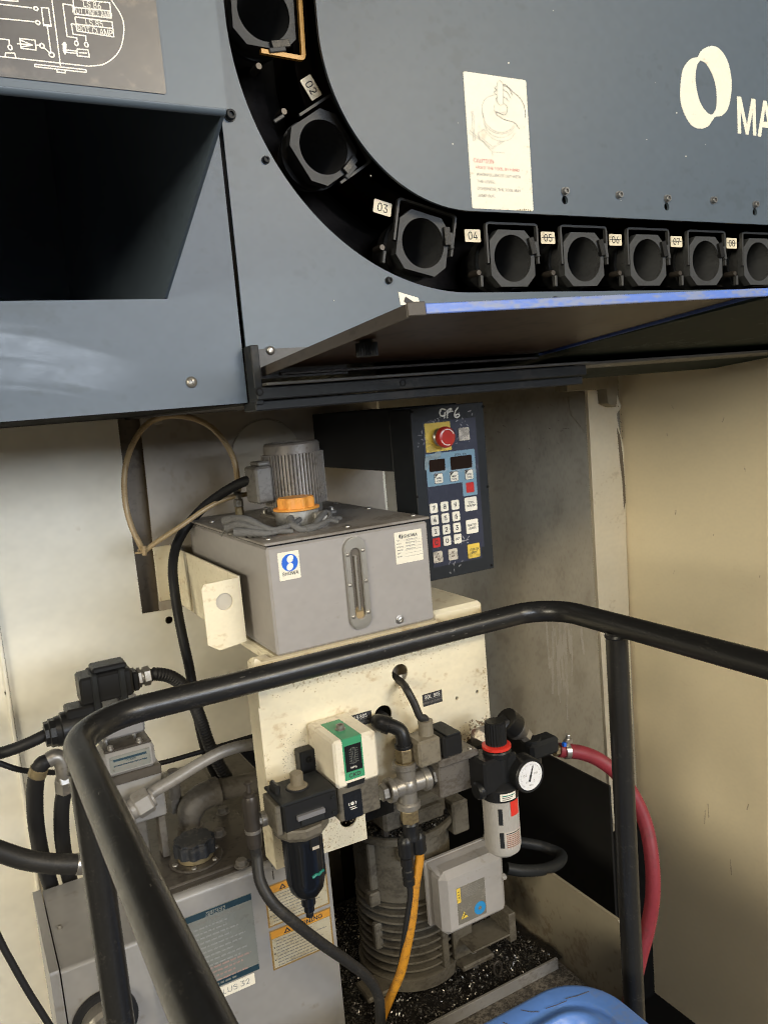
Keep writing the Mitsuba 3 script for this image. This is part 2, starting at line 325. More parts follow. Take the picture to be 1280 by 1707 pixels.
part(k, 'front', plate(cp, 1.7598, .003), mat('cover_beige', specked((.37, .33, .275), (.27, .22, .165), .8, .55, .72, 1.4, .2), .5))
part(k, 'round_lid', cyl(((0.6548, 1.4033)[0], 1.7595, (0.6548, 1.4033)[1]), ((0.6548, 1.4033)[0], 1.7535, (0.6548, 1.4033)[1]), .0842, 64), mat('cream_shaded_grimy2', specked((.45, .415, .345), (.33, .28, .21), .9, .58, .76), .5), 30)
part(k, 'blank', box(.8005, .955, 1.757, 1.7598, 1.0, 1.56, .001), 'cover_beige')
k = thing('base_plate', 'side plate in near-black standing in for cavity shade, lower right behind the rail post', 'plate')
part(k, 'panel', box(1.22, 1.226, 1.297, 2.24, -.44, .595, .001), 'void_black')  # these three near-black sheets paint the unlit cavity
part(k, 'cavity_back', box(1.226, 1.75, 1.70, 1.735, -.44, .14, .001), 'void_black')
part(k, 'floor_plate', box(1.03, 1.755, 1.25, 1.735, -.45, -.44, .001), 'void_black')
k = thing('base_gusset', 'beige steel gusset plate with cut corners and a rust streak, right of the pump tray', 'plate')
part(k, 'web', sheet([(1.47, .365), (1.425, .387), (1.271, .469), (1.078, .469), (1.057, .434), (1.070, .327), (1.091, .262), (1.47, .262)], 1.020, .006), mat('gusset_beige', specked((.21, .184, .132), (.11, .072, .04), 1.3, .52, .70, 1.6), .5))

# ---------------------------------------------------------------- machine covers
k = thing('machine_cover', 'blue-grey cover panel with pale oily smears and one screw, left of the seam', 'panel')
part(k, 'front', plate(sbox(-1.3, 1.516, .3545, 2.5).difference(sbox(-1.0, 1.6485, .2668, 2.49)), 1.004, .004), 'blue_smeared')
part(k, 'bottom_return', box(-1.3, .3545, 1.0045, 1.76, 1.5155, 1.5195, .0005), 'void_black')  # underside of the blue sheet, near-black in place of its shade
part(k, 'screw', cross_screw(((0.2842, 1.0, 1.5466)[0], 1.0, (0.2842, 1.0, 1.5466)[2]), .0072), 'dull_steel', 30)

k = thing('control_hood', 'blue-grey hood with engraved diagram plate above its open dark recess, upper left', 'hood')
part(k, 'front', plate(sbox(-1.3, 1.774, .267, 2.5), .730, .005), 'blue_paint')
part(k, 'rounded_edge', cyl((-1.3, .7305, 1.7745), (.2668, .7305, 1.7745), .0052, 20), 'blue_paint', 40)
part(k, 'inner_skin', box(-1.0, .2625, .7305, .734, 1.7805, 2.45, .0005), 'blue_paint')
part(k, 'right_cheek', sheet([(.7305, 1.771), (.999, 1.6495), (1.70, 1.6495), (1.70, 2.45), (.7305, 2.45)], .2632, .0036), 'blue_paint')
part(k, 'left_cheek', box(-1.004, -1.0, .731, 1.70, 1.6495, 2.45, .0005), 'blue_paint')
part(k, 'recess_floor', box(-1.0, .2630, 1.0, 1.70, 1.6455, 1.6485, .0008), 'blue_paint')
part(k, 'recess_back', box(-1.0, .2630, 1.6965, 1.70, 1.6490, 2.45, .0005), 'blue_paint')
part(k, 'recess_roof', box(-1.0, .2630, .735, 1.696, 2.446, 2.45, .0005), 'blue_paint')
pl = part(k, 'placard', plate(rr(-.4, (0.2131, 1.7806)[0], (0.2131, 1.7806)[1], 2.2, .002), .725, .0012), 'placard_grey', label='grey engraved plate with a white line diagram of limit switches')
L0 = [[(0.0838, 1.7955), (0.1507, 1.796)]+[tuple(q) for q in smooth2([(0.1507, 1.796), (0.1643, 1.7997), (0.1767, 1.8107), (0.1824, 1.825), (0.1828, 1.838), (0.1757, 1.851)])],
      [(0.1087, 1.7926), (0.1481, 1.793), (0.1481, 1.7909), (0.1085, 1.7908), (0.1087, 1.7929)], [(0.1253, 1.7909), (0.125, 1.7886), (0.1314, 1.7886), (0.1317, 1.7907)],
      [(0.1284, 1.7938), (0.1284, 1.845)], [(0.0877, 1.824), (0.113, 1.8251)], [(0.0892, 1.8347), (0.1126, 1.8354)],
      [(0.1449, 1.8475), (0.1445, 1.8355), (0.1738, 1.8365), (0.1741, 1.8485), (0.1448, 1.8471)], [(0.1447, 1.8407), (0.1739, 1.842)],
      [(0.1446, 1.8332), (0.1449, 1.8226), (0.174, 1.8218), (0.1741, 1.8335), (0.1447, 1.8334)], [(0.1448, 1.8278), (0.174, 1.8284)],
      [(0.1444, 1.842), (0.1365, 1.842), (0.1365, 1.8173), (0.144, 1.8171), (0.1439, 1.8151)], [(0.1441, 1.8274), (0.1411, 1.8276), (0.1415, 1.8196), (0.1513, 1.8197), (0.151, 1.8156)],
      [(0.1196, 1.8367), (0.1249, 1.8371), (0.1252, 1.8233), (0.1195, 1.8232), (0.1196, 1.8367)], [(0.1196, 1.824), (0.1251, 1.8242)], [(0.1222, 1.8229), (0.1224, 1.8022)],
      [(0.1001, 1.8109), (0.1114, 1.8111), (0.1113, 1.8036), (0.1002, 1.8036), (0.1001, 1.8109)], [(0.0975, 1.8068), (0.109, 1.8071)], [(0.1006, 1.8097), (0.109, 1.8071), (0.1006, 1.8047)], [(0.1118, 1.8075), (0.1154, 1.8076)], [(0.1167, 1.8068), (0.122, 1.8024)],
      [(0.0856, 1.8088), (0.0921, 1.8088), (0.0919, 1.8056)], [(0.0875, 1.7953), (0.0882, 1.7987), (0.0948, 1.7993), (0.0954, 1.7956)],
      [(0.1431, 1.8085), (0.1518, 1.8088), (0.1521, 1.8033), (0.1426, 1.8031), (0.1431, 1.8085)], [(0.1344, 1.8066), (0.1426, 1.8068)], [(0.1342, 1.8048), (0.1426, 1.805)], [(0.1441, 1.8058), (0.1508, 1.8062)], [(0.0896, 1.8378), (0.1025, 1.8387), (0.1026, 1.8409)]]
part(pl, 'diagram_line', plate(lines(L0, .0009), .7238, .0003), 'white_ink')
circ = [Point((0.1161, 1.8075)).buffer(.0022), Point((0.1227, 1.8016)).buffer(.0024)]
sw = [rrq((0.1413, 1.815), (0.145, 1.8106), .002), rrq((0.1491, 1.8151), (0.1528, 1.8106), .002), rrq((0.0902, 1.8054), (0.0939, 1.801), .002),
      rrq((0.1133, 1.8372), (0.1173, 1.8335), .003), rrq((0.1133, 1.8268), (0.1174, 1.8229), .003)]
part(pl, 'symbol', plate(unary_union([s.difference(s.buffer(-.001)) for s in circ+sw]), .7238, .0003), 'white_ink')
part(pl, 'arrow', plate(Polygon([(0.1339, 1.8131), (0.1357, 1.8108), (0.135, 1.8107), (0.1348, 1.8061), (0.1335, 1.803), (0.1326, 1.8033), (0.1318, 1.8057), (0.1322, 1.8103), (0.1313, 1.8104)]), .7238, .0003), 'white_ink')
for s, (x, z), sx in (('LS 86', (0.1595, 1.8447), .78), ('POT UNCLAMP', (0.1591, 1.8386), .64), ('LS 85', (0.1595, 1.8305), .78), ('POT CLAMP', (0.1596, 1.8245), .70)):
    part(pl, 'lettering', text(s, x, z, .7238, .0050, .0004, sx, False), 'white_ink')

k = thing('tool_magazine', 'large blue-grey tool magazine housing with a curved pot slot, upper right', 'tool magazine')
R, cx, cz = .34, .719, 1.992
arc = [(cx-R*math.cos(a), cz-R*math.sin(a)) for a in np.linspace(0, math.pi/2, 40)]
outer_open = Polygon([(.379, 2.7)]+arc+[(3, 1.652), (3, 2.7)])
r2, c2x, c2z = .222, .726, 1.991
arc2 = [(c2x-r2*math.cos(a), c2z-r2*math.sin(a)) for a in np.linspace(0, math.pi/2, 40)]
inner = Polygon([(.504, 2.7)]+arc2+[(2.9, 1.769), (2.9, 2.7)])
part(k, 'frame_plate', plate(sbox(.3605, 1.558, 3, 2.7).difference(outer_open), 1.005, .004), 'blue_paint')
sl = lambda p: Point(p).buffer(.0042).union(sbox(p[0]-.003, p[1]-.013, p[0]+.003, p[1])).union(Point(p[0], p[1]-.013).buffer(.0062))
slots = unary_union([sl(p) for p in [(0.9091, 1.8049), (1.136, 1.8039), (1.3658, 1.8034)]])
part(k, 'cover_plate', plate(inner.difference(slots), 1.004, .005), 'blue_paint', label='blue-grey centre cover plate with logo, caution label and a row of screws')
mat('bolt_grey', (.20, .20, .20), .35, .6)
part(k, 'slot_backing', plate(sbox(.88, 1.755, 1.42, 1.81).intersection(inner.buffer(-.006)), 1.012, .003), 'frame_black')
part(k, 'track_back', plate(sbox(.37, 1.60, 2.9, 2.65), 1.17, .004), 'void_black')
mid = [(.437, 2.7)]+[(.715-.272*math.cos(a), 1.985-.272*math.sin(a)) for a in np.linspace(0, math.pi/2, 30)]+[(2.9, 1.713)]
mat('brown_black', specked((.012, .009, .008), (.006, .005, .005), 3, .4, .6), .6, spec=.1)
part(k, 'chain_guide', plate(LineString(mid).buffer(.034, cap_style=2), 1.16, .02), 'brown_black')
part(k, 'inner_drum', plate(inner.buffer(-.004).difference(inner.buffer(-.03)), 1.16, .07), 'brown_black')
for p in [(0.4131, 1.8201), (0.5793, 1.6698), (0.8787, 1.6395), (0.3711, 1.8702)]: part(k, 'screw', hex_bolt((p[0], 1.0005, p[1]), .0042 if p[1] < 1.86 else .006), 'frame_black', 30)
for p in [(0.9091, 1.8049), (1.0246, 1.8047), (1.136, 1.8039), (1.2521, 1.806), (1.3658, 1.8034)]: part(k, 'screw', hex_bolt((p[0], .999, p[1]), .0053), 'bolt_grey', 30)
# caution label
cl = part(k, 'caution_label', plate(rr(.7295, .8440, 1.7725, 1.9625, .003), .999, .0008), 'white_label', label='white caution label with a hand drawing')
yc = .9982
D0 = [smooth2([(0.7995, 1.9522), (0.8064, 1.9509), (0.8182, 1.9428), (0.8285, 1.9371), (0.8351, 1.9296), (0.8385, 1.9205), (0.8391, 1.9072)]), smooth2([(0.7994, 1.9504), (0.8097, 1.9479), (0.8164, 1.9379)]), smooth2([(0.7992, 1.9446), (0.8074, 1.941), (0.8133, 1.9332)]), smooth2([(0.7984, 1.9344), (0.8049, 1.9324), (0.8087, 1.928)]),
      smooth2([(0.7883, 1.9477), (0.7841, 1.9453), (0.7879, 1.9426), (0.7824, 1.9391), (0.7868, 1.9359)]), smooth2([(0.7878, 1.9324), (0.7845, 1.9287), (0.7877, 1.9257)]), smooth2([(0.7991, 1.9255), (0.8057, 1.9201), (0.8033, 1.9118), (0.7977, 1.9087), (0.7848, 1.9118), (0.7845, 1.9081), (0.7972, 1.9026), (0.8165, 1.8995), (0.8257, 1.8911)])]
part(cl, 'hand_line', plate(lines(D0, .0008), yc, .0003), 'ink')
D1 = [smooth2([(0.7824, 1.9352), (0.7682, 1.9298), (0.7595, 1.9184), (0.7592, 1.9039), (0.7651, 1.8925), (0.7783, 1.8849), (0.7922, 1.8834), (0.8067, 1.8879), (0.8172, 1.8969)]), smooth2([(0.7595, 1.8973), (0.7631, 1.8897), (0.7781, 1.8822), (0.7955, 1.8816), (0.8102, 1.8875), (0.8175, 1.8942)]),
      smooth2([(0.7606, 1.8908), (0.7693, 1.8809), (0.7845, 1.876), (0.8024, 1.8795), (0.8166, 1.8887)]), smooth2([(0.7593, 1.8854), (0.7706, 1.8756), (0.7876, 1.8709), (0.8056, 1.8743), (0.8171, 1.8847)]), [(0.7611, 1.8862), (0.7476, 1.8785), (0.7513, 1.8715), (0.7726, 1.8584), (0.7947, 1.8708)], [(0.7483, 1.8765), (0.7746, 1.8612), (0.7912, 1.8718)],
      [(0.7328, 1.8825), (0.7513, 1.8715), (0.7723, 1.8546), (0.7951, 1.8543)], [(0.7316, 1.8785), (0.7528, 1.8689)], [(0.7395, 1.908), (0.7391, 1.8679), (0.7422, 1.8681), (0.7426, 1.9083), (0.7395, 1.908)], [(0.7888, 1.953), (0.7879, 1.9251), (0.7917, 1.9215), (0.798, 1.9234), (0.7999, 1.9529), (0.7946, 1.957), (0.7888, 1.953)],
      smooth2([(0.7822, 1.9219), (0.7814, 1.9125), (0.7909, 1.9107), (0.8017, 1.9137)]), [(0.7726, 1.8543), (0.7726, 1.8476)], smooth2([(0.7614, 1.9001), (0.7595, 1.9079)])]
part(cl, 'machine_line', plate(lines(D1, .0005), yc, .0003), 'faint_ink')
for s, q, h, m, sx, b in (('CAUTION', (0.7371, 1.8399), .0058, 'red_ink', 1.0, False), ('HOLD THE TOOL BY HAND', (0.7415, 1.8306), .0043, 'red_ink', 1.06, False), ('WHEN PULLING IT OUT WITH', (0.7412, 1.8209), .0042, 'faint_ink', .97, False),
                 ('THE LEVER.', (0.7414, 1.8109), .0042, 'faint_ink', 1.02, False), ('OTHERWISE, THE TOOL MAY', (0.7407, 1.8008), .0042, 'faint_ink', 1.0, False), ('JUMP OUT.', (0.7407, 1.7907), .0042, 'faint_ink', 1.02, False)):
    m_ = text(s, q[0], q[1], yc, h, .0003, 1, b, False)
    part(cl, 'lettering', text(s, q[0], q[1]-h*.4, yc, h, .0003, sx, b, False), m)
part(cl, 'stain', plate(unary_union([Point(.838-i*.004, 1.7735+.0006*math.sin(i*7)).buffer(.0012+.0006*math.sin(i*3)) for i in range(7)]).intersection(rr(.7295, .8440, 1.7725, 1.9625, .003)), yc, .0002), 'brass')
lo_ = smooth2([(1.2244, 2.0415), (1.2356, 2.0544), (1.2595, 2.064), (1.2811, 2.0615), (1.3002, 2.0451), (1.3093, 2.0181), (1.3083, 1.9925), (1.2992, 1.9661), (1.283, 1.9519), (1.2652, 1.9478), (1.2562, 1.9404), (1.2449, 1.9303), (1.2253, 1.9248), (1.2043, 1.9283), (1.1883, 1.9434), (1.1789, 1.963), (1.1784, 1.9847), (1.1845, 2.0124), (1.1945, 2.0271), (1.2096, 2.0377), (1.2244, 2.0412)])
hi_ = smooth2([(1.2306, 2.0372), (1.2453, 2.033), (1.2596, 2.0181), (1.2676, 2.0009), (1.2699, 1.9802), (1.2669, 1.9617), (1.2556, 1.9509), (1.2417, 1.9545), (1.2273, 1.9677), (1.2197, 1.9862), (1.2169, 2.0079), (1.2217, 2.0275), (1.2306, 2.0372)])
part(k, 'emblem', plate(Polygon(lo_).difference(Polygon(hi_)), .9992, .0007), 'white_label')
q = (1.3235, 1.9265); q2 = (1.3419, 1.9888)
m_ = text('MAKINO', q[0], q[1], .9992, abs(q2[1]-q[1])*.96, .0006, .80, True, False)
part(k, 'lettering', m_, 'white_label', label='white brand lettering cut by the right edge of the photo')
# pale chips in the paint
r = np.random.default_rng(12)
part(k, 'paint_chip', plate(unary_union([Point(a, b).buffer(r.uniform(.0004, .0013), 2) for a, b in list(zip(r.uniform(.56, 1.9, 26), r.uniform(1.80, 2.25, 26)))+list([(1.0943, 1.8972), (1.2377, 1.9002), (1.0295, 1.7964), (0.5235, 1.5949), (0.4909, 1.6439)])]), .9992, .0003), 'key_white')
part(k, 'arrow_sticker', plate(Polygon([(0.5934, 1.6541), (0.6254, 1.6454), (0.6285, 1.6353), (0.5956, 1.6358)]), 1.0008, .0006), 'white_label', label='white sticker corner showing over the tip of the open lid')
part(k, 'sticker_arrow', plate(Polygon([(0.6044, 1.6473), (0.6177, 1.6396), (0.6073, 1.6356), (0.6009, 1.6407)]), 1.0, .0004), 'ink')

# tool pots
def pot(i, c, deg, num, label, guard='guard_grey'):
    k = thing('tool_pot', label, 'tool pot', 'tool pots in the magazine slot')
    A = trimesh.transformations.rotation_matrix(math.radians(-deg), [0, 0, 1])
    def put(name, mesh, m, smooth=False, parent=None):
        mesh = mesh.copy(); mesh.apply_transform(A); mesh.apply_transform(XZ); mesh.apply_translation((c[0], 1.03, c[1]))
        return part(parent or k, name, mesh, m, smooth)
    s, ch = .0432, .0172
    octo = Polygon([(-s+ch, -s), (s-ch, -s), (s, -s+ch), (s, s-ch), (s-ch, s), (-s+ch, s), (-s, s-ch), (-s, -s+ch)])
    ring = octo.difference(Point(0, 0).buffer(.0360, 32))
    put('ring', move(ex(ring, .014), (0, 0, -.014)), 'pot_grey')
    bev = []
    put('bore', lathe((0, 0, -.0145), (0, 0, -1), [(.0362, -.013), (.0350, .02), (.0235, .12)], 40, 0, False), 'pot_grey', 30)
    put('sleeve', move(ex(Point(0, 0).buffer(.0415, 32).difference(Point(0, 0).buffer(.0378, 32)), .05), (0, 0, -.066)), 'guard_grey')
    put('rear_flange', move(ex(Point(0, -.002).buffer(.047, 40).difference(Point(0, 0).buffer(.0378, 32)), .006), (0, 0, -.040)), 'frame_black')
    g = LineString([(-.0495, -.008)]+smooth2([(-.0495, .046), (-.0485, .0505), (-.044, .052)], 4)+smooth2([(.044, .052), (.0485, .0505), (.0495, .046)], 4)+[(.0495, -.008)])
    put('guard', move(ex(g.buffer(.0017 if deg < 80 else .0028, cap_style=2), .006), (0, 0, -.003)), guard)
    lever = turn(box(-.0052, .0052, -.0135, .0135, -.004, .006, .001), (0, 0, 1), 14)
    put('latch', move(lever, (.0375, .019, 0)), 'plastic_black')
    put('latch_pad', move(turn(box(-.003, .003, -.012, .012, -.004, .006, .001), (0, 0, 1), 14), (.0455, .014, 0)), 'pot_grey')
    if deg < 80: 
        put('screw', move(lathe((0, 0, 0), (0, 0, 1), [(.005, -.02), (.005, 0), (.004, .002), (.001, .002)], 14), (-.064, -.021, -.006)), 'dull_dark', 30)
        put('stud', move(box(-.0025, .0025, -.009, .009, -.004, .004, .001), (-.060, -.034, -.006)), 'guard_grey')
    else:
        put('screw', move(lathe((0, 0, 0), (0, 0, 1), [(.005, -.02), (.005, 0), (.004, .002), (.001, .002)], 14), (.066, -.010, -.006)), 'dull_dark', 30)
    if deg < 80:
        t = put('number_plate', move(ex(rr(-.0145, .0145, -.0095, .0095, .002), .0012), (-.0705, .034, -.006)), 'tag_cream')
        m_ = meshkit.text_mesh(num, .0115, .0004); b = m_.bounds.mean(0); m_.apply_translation((-b[0], -b[1], 0)); m_.apply_transform(np.diag([.92, 1, 1, 1.0]))
        put('number', move(m_, (-.0705, .034, -.0047)), 'ink', parent=t)
        if num in ('05', '06', '07', '08'):
            put('marker_stroke', move(box(-.013, .013, -.0006, .0006, 0, .0003, 0), (-.0705, .0345, -.0047)), 'ink', parent=t)
mat('dull_dark', (.055, .047, .04), .4, .5)
mat('tag_cream', specked((.62, .55, .40), (.25, .19, .11), 5, .56, .74), .4)
pot(0, (.443, 2.014), 92, '01', 'tool pot with an amber guard bar, topmost in the curved slot', 'amber')
pot(1, (.512, 1.852), 58, '02', 'strongly tilted grey tool pot in the curve, beside the slanted number tag 02')
pot(2, (.660, 1.728), 13, '03', 'slightly tilted grey tool pot in the lower curve, beside number tag 03')
for i, lb in enumerate(('upright grey tool pot with the clean unmarked number tag, just below the caution label', 'upright grey tool pot right of the one with the clean tag, its tag reading 05',
                        'upright grey tool pot in the middle of the straight row, its tag reading 06', 'last upright grey tool pot fully in view at the right, its tag reading 07', 'tool pot cut off by the right edge of the photo')):
    pot(3+i, (.824+.1482*i, 1.708), 0, f'0{4+i}', lb)

# open lid of the magazine and its hinge frame
k = thing('magazine_lid', 'open hinged lid with worn blue front lip and dark underside, below the tool pots', 'lid')
slope = math.atan2(.0255, .376)
def hang(m, z0):
    """Tilts a lid part up about the hinge line; the sheet is slightly sprung, its right end higher."""
    m = move(turn(m, (1, 0, 0), -math.degrees(slope)), (0, .996, z0)); v = np.array(m.vertices)
    v[:, 0] += np.where((v[:, 0] > .80) & (v[:, 0] < .90), .036*(.996-v[:, 1])/.376, 0)
    v[:, 2] += np.clip((v[:, 0]-.376)/.49, 0, 1)*.011*np.clip((.996-v[:, 1])/.376, -.3, 1); m.vertices = v; return m
def lidpart(x0, x1, y0, y1, z0, z1, b=.0008):   # y0..y1 measured out from the hinge
    return hang(box(x0, x1, -y1, -y0, z0, z1, b), 1.5495)
part(k, 'panel', lidpart(.3785, .836, .004, .3735, .0075, .0105), 'lid_under')
part(k, 'side_flange', lidpart(.376, .3785, .0, .3755, -.002, .0105), mat('lid_flange', specked((.052, .044, .038), (.028, .024, .021), 2, .5, .7), .45, spec=.3))
mat('edge_blue_shaded', specked((.03, .07, .26), (.05, .07, .14), 4, .5, .7), .4)  # the lip's blue paint with the shade of this edge mixed in
part(k, 'side_flange', lidpart(.836, .8385, .0, .3755, .0035, .0095), 'edge_blue_shaded', label='right edge of the lid in a shade-darkened blue')
part(k, 'front_lip', lidpart(.3945, .8385, .374, .3775, .0005, .0098), 'lip_blue', label='worn blue front lip')
part(k, 'corner_cap', lidpart(.3755, .394, .376, .379, -.001, .0115), 'lid_flange')
part(k, 'hinge_edge', lidpart(.40, .83, .0, .006, -.002, .002), 'dull_dark')
kn = (0.4281, 0.8, 1.5717)
g = part(k, 'knob', lathe((kn[0], .80, 1.571), (0, 0, -1), [(.0075, 0), (.0075, .016), (.006, .017), (.006, .018)], 20), 'frame_black', 30)
n_ = 26; prof = [( (.0125 if j % 2 else .0108)*math.cos(j*math.pi/n_), (.0125 if j % 2 else .0108)*math.sin(j*math.pi/n_)) for j in range(2*n_)]
part(g, 'grip', move(slab(prof, 0, .015), (kn[0], .80, 1.5535)), 'frame_black')
k = thing('lid_extension', 'dark green-black underside of the neighbouring lid, above the yellowish side wall', 'lid')
def lid2(x0, x1, y0, y1, z0, z1, b=.0008): return hang(box(x0, x1, -y1, -y0, z0, z1, b), 1.5495)
part(k, 'panel', lid2(.842, 2.2, -.42, .3735, .0, .004), 'lid_green')
part(k, 'front_lip', lid2(.842, 2.2, .374, .3775, .0, .011), 'lid_green')
k = thing('hinge_frame', 'black angle frame carrying the lid hinge under the magazine', 'frame')
part(k, 'upright', box(.3560, .3665, .972, .999, 1.512, 1.5865, .001), 'frame_black')
part(k, 'corner_plate', plate(Polygon([(.367, 1.545), (.50, 1.545), (.50, 1.583), (.367, 1.583)]), .9985, .003), mat('frame_grey', specked((.060, .057, .053), (.035, .032, .028), 2, .5, .7), .42, spec=.35))
part(k, 'angle_top', box(.3665, .905, .955, .9985, 1.5345, 1.5385, .0008), 'frame_grey')
part(k, 'channel', box(.3555, .905, .965, .998, 1.5175, 1.5335, .0015), 'frame_black')
part(k, 'lower_rail', box(.3555, .905, .975, 1.02, 1.504, 1.5165, .0015), 'frame_black')
part(k, 'back_return', box(.3555, .905, 1.021, 2.30, 1.512, 1.516, .0005), 'frame_grey')
part(k, 'back_return', box(.9055, 2.3, 1.021, 2.30, 1.535, 1.54, .0005), 'frame_grey')
p = (0.3912, 0.995, 1.5806); part(k, 'screw', cross_screw((p[0], .9955, p[2]), .0060, tilt=40), 'steel', 30)
for p in [(0.3591, 1.5276), (0.5678, 1.5258)]: part(k, 'hole', lathe((p[0], .966, p[1]), (0, -1, 0), [(.005, 0), (.005, .0016), (.0035, .0017), (.0035, .0005), (.0001, .0005)], 16), 'void_black')

# ---------------------------------------------------------------- tool change control panel
k = thing('push_button_station', 'dark push-button station with red emergency stop and white number keys under the magazine', 'control panel')
F = 1.30
part(k, 'face_plate', box(.776, .944, F, F+.004, 1.152, 1.487, .001), 'panel_black')
part(k, 'enclosure', box(.778, .942, F+.0045, F+.086, 1.154, 1.485, .002), 'panel_black')
part(k, 'rear_housing', box(.779, .941, F+.0865, 1.76, 1.364, 1.489, .002), 'panel_black')
ov = part(k, 'overlay', plate(rrq((0.7999, 1.3448), (0.9156, 1.1777), .001).union(sbox((0.8003, 1.4554)[0], 1.2, (0.9225, 1.4586)[0], (0.9225, 1.4586)[1])), F, .0008), 'navy')
y1 = F-.0008
a, b, c_, d = [(0.801, 1.3974), (0.915, 1.3944), (0.8, 1.3349), (0.881, 1.3317)]
e = (0.911, 1.3066); e0 = (0.8807, 1.3105)
bl = unary_union([rr(a[0], b[0], c_[1], a[1], .002), rr(e0[0], b[0], e[1], a[1], .002)])
part(ov, 'blue_field', plate(bl, y1, .0003), 'sky_blue')
for p, q in (((0.8075, 1.3859), (0.8435, 1.363)), ((0.8565, 1.3868), (0.9066, 1.3613))):
    part(k, 'display', plate(rrq(p, q, .003), y1-.0003, .0006), 'display')
p = (0.8811, 1.3899); part(ov, 'lettering', text('TOOL No.', p[0], p[1], y1-.0003, .0042, .0003, 1.1), 'ink')
p = (0.8297, 1.3899); part(ov, 'lettering', text('POT', p[0], p[1], y1-.0003, .0040, .0003, 1.1), 'faint_ink')
p = (0.8637, 1.4722)
def wob(pts): return smooth2(pts, 6)
gfs = [wob([(0.8546, 1.4783), (0.8459, 1.4803), (0.8412, 1.4733), (0.8447, 1.467), (0.8513, 1.4685), (0.8533, 1.473), (0.8508, 1.4631)]), wob([(0.8575, 1.4747), (0.8578, 1.4693), (0.8572, 1.4626)]), wob([(0.8583, 1.4753), (0.8652, 1.4795), (0.8684, 1.4785), (0.865, 1.4768)]), wob([(0.858, 1.4713), (0.8647, 1.4741), (0.8712, 1.4743)]),
       wob([(0.8832, 1.4801), (0.8778, 1.4744), (0.8747, 1.4666), (0.8783, 1.4615), (0.8851, 1.4637), (0.8838, 1.4679), (0.8771, 1.4664)])]
part(k, 'handwriting', plate(unary_union([LineString(g_).buffer(.0014, 4) for g_ in gfs]), F, .0004), 'white_ink', label='white handwritten marker letters GF6')
# worn specks of old tape
r = np.random.default_rng(3); sp = []
for (px0, n_) in (((0.8342, 1.4571), 14), ((0.8958, 1.4539), 10), ((0.7991, 1.4289), 12), ((0.8853, 1.4098), 5), ((0.8738, 1.2211), 13), ((0.8453, 1.1806), 8)):
    for _ in range(n_):
        q0 = (px0[0]+r.normal(0, .011), px0[1]+r.normal(0, .004 if n_ > 12 else .012))
        sp.append(LineString([q0, (q0[0]+r.normal(0, .003), q0[1]+r.normal(0, .003))]).buffer(r.uniform(.0003, .0009), 2))
part(k, 'paint_scrape', plate(unary_union(sp), y1, .0003), mat('scrape_grey', (.30, .29, .30), .4))
film = wob([(0.8014, 1.394), (0.8142, 1.3953), (0.8324, 1.4015), (0.8369, 1.3983), (0.8293, 1.3856), (0.8151, 1.3871), (0.8082, 1.3811), (0.8039, 1.3695), (0.7976, 1.3689), (0.7981, 1.3836)])
part(k, 'torn_tape', plate(Polygon(film).buffer(0), y1-.0003, .0004), mat('tape', specked((.24, .30, .32), (.12, .17, .21), 12, .42, .58), .2))
# emergency stop
es = part(k, 'stop_plate', plate(rrq((0.8035, 1.4558), (0.8613, 1.4006), .001), y1, .0012), 'yellow')
ec = (0.8306, 1.4292)
ec = ((0.8302, 1.4273)[0]+.006, (0.8302, 1.4273)[1]); 
part(k, 'stop_collar', lathe((ec[0], y1-.0012, ec[1]), (0, -1, 0), [(.0175, 0), (.0175, .004), (.015, .006), (.0125, .0062), (.0125, .0125)], 36), 'steel', 30)
sb_ = part(k, 'stop_button', lathe((ec[0], y1-.013, ec[1]), (0, -1, 0), [(.016, 0), (.0195, .003), (.0205, .007), (.0195, .0115), (.017, .0145), (.013, .0152), (.0125, .0147), (.0001, .0147)], 48), 'stop_red', 35)
for a0, a1 in ((200, 285), (20, 105), (-62, -15), (118, 150)):
    if a0 < 0: continue
    arc_ = [(ec[0]+.0148*math.cos(math.radians(t)), ec[1]+.0148*math.sin(math.radians(t))) for t in np.linspace(a0, a1, 14)]
    part(sb_, 'arrow_mark', plate(LineString(arc_).buffer(.0008, 4), y1-.0281, .0003), 'white_ink')
def key(tl, br, m, words, h, name='key', lm='ink', label=None, sx=1.0, rad=.0025, corner=False):
    kk = part(k, name, plate(rrq(tl, br, rad), y1, .0016), m, label=label)
    x, z = (tl[0]+br[0])/2, (tl[1]+br[1])/2; n = len(words)
    for i, wd in enumerate(words):
        part(kk, 'legend', text(wd, x, z+((n-1)/2-i)*h*1.55-(.0022 if corner else 0), y1-.0016, h, .0003, sx, True), lm)
    if corner: part(kk, 'corner', plate(Polygon([(tl[0]+.0004, tl[1]-.0004), (tl[0]+.0078, tl[1]-.0004), (tl[0]+.0004, tl[1]-.0078)]), y1-.0016, .0003), 'ink')
kw_, kh_ = .0172, .0186
cols = [(0.8102, 1.2934), (0.835, 1.2931), (0.86, 1.2932)]
rows = [(0.835, 1.2931)[1], (0.835, 1.2704)[1], (0.8344, 1.248)[1], (0.8338, 1.2256)[1]]
for i, ch in enumerate('789456123C0P'):
    x, z = cols[i % 3][0], rows[i//3]
    key((x-kw_/2, z+kh_/2), (x+kw_/2, z-kh_/2), 'red_key' if ch == 'C' else 'key_white', ['POT'] if ch == 'P' else [ch], .0038 if ch == 'P' else .0088, lm='ink', label='scuffed red C key' if ch == 'C' else None)
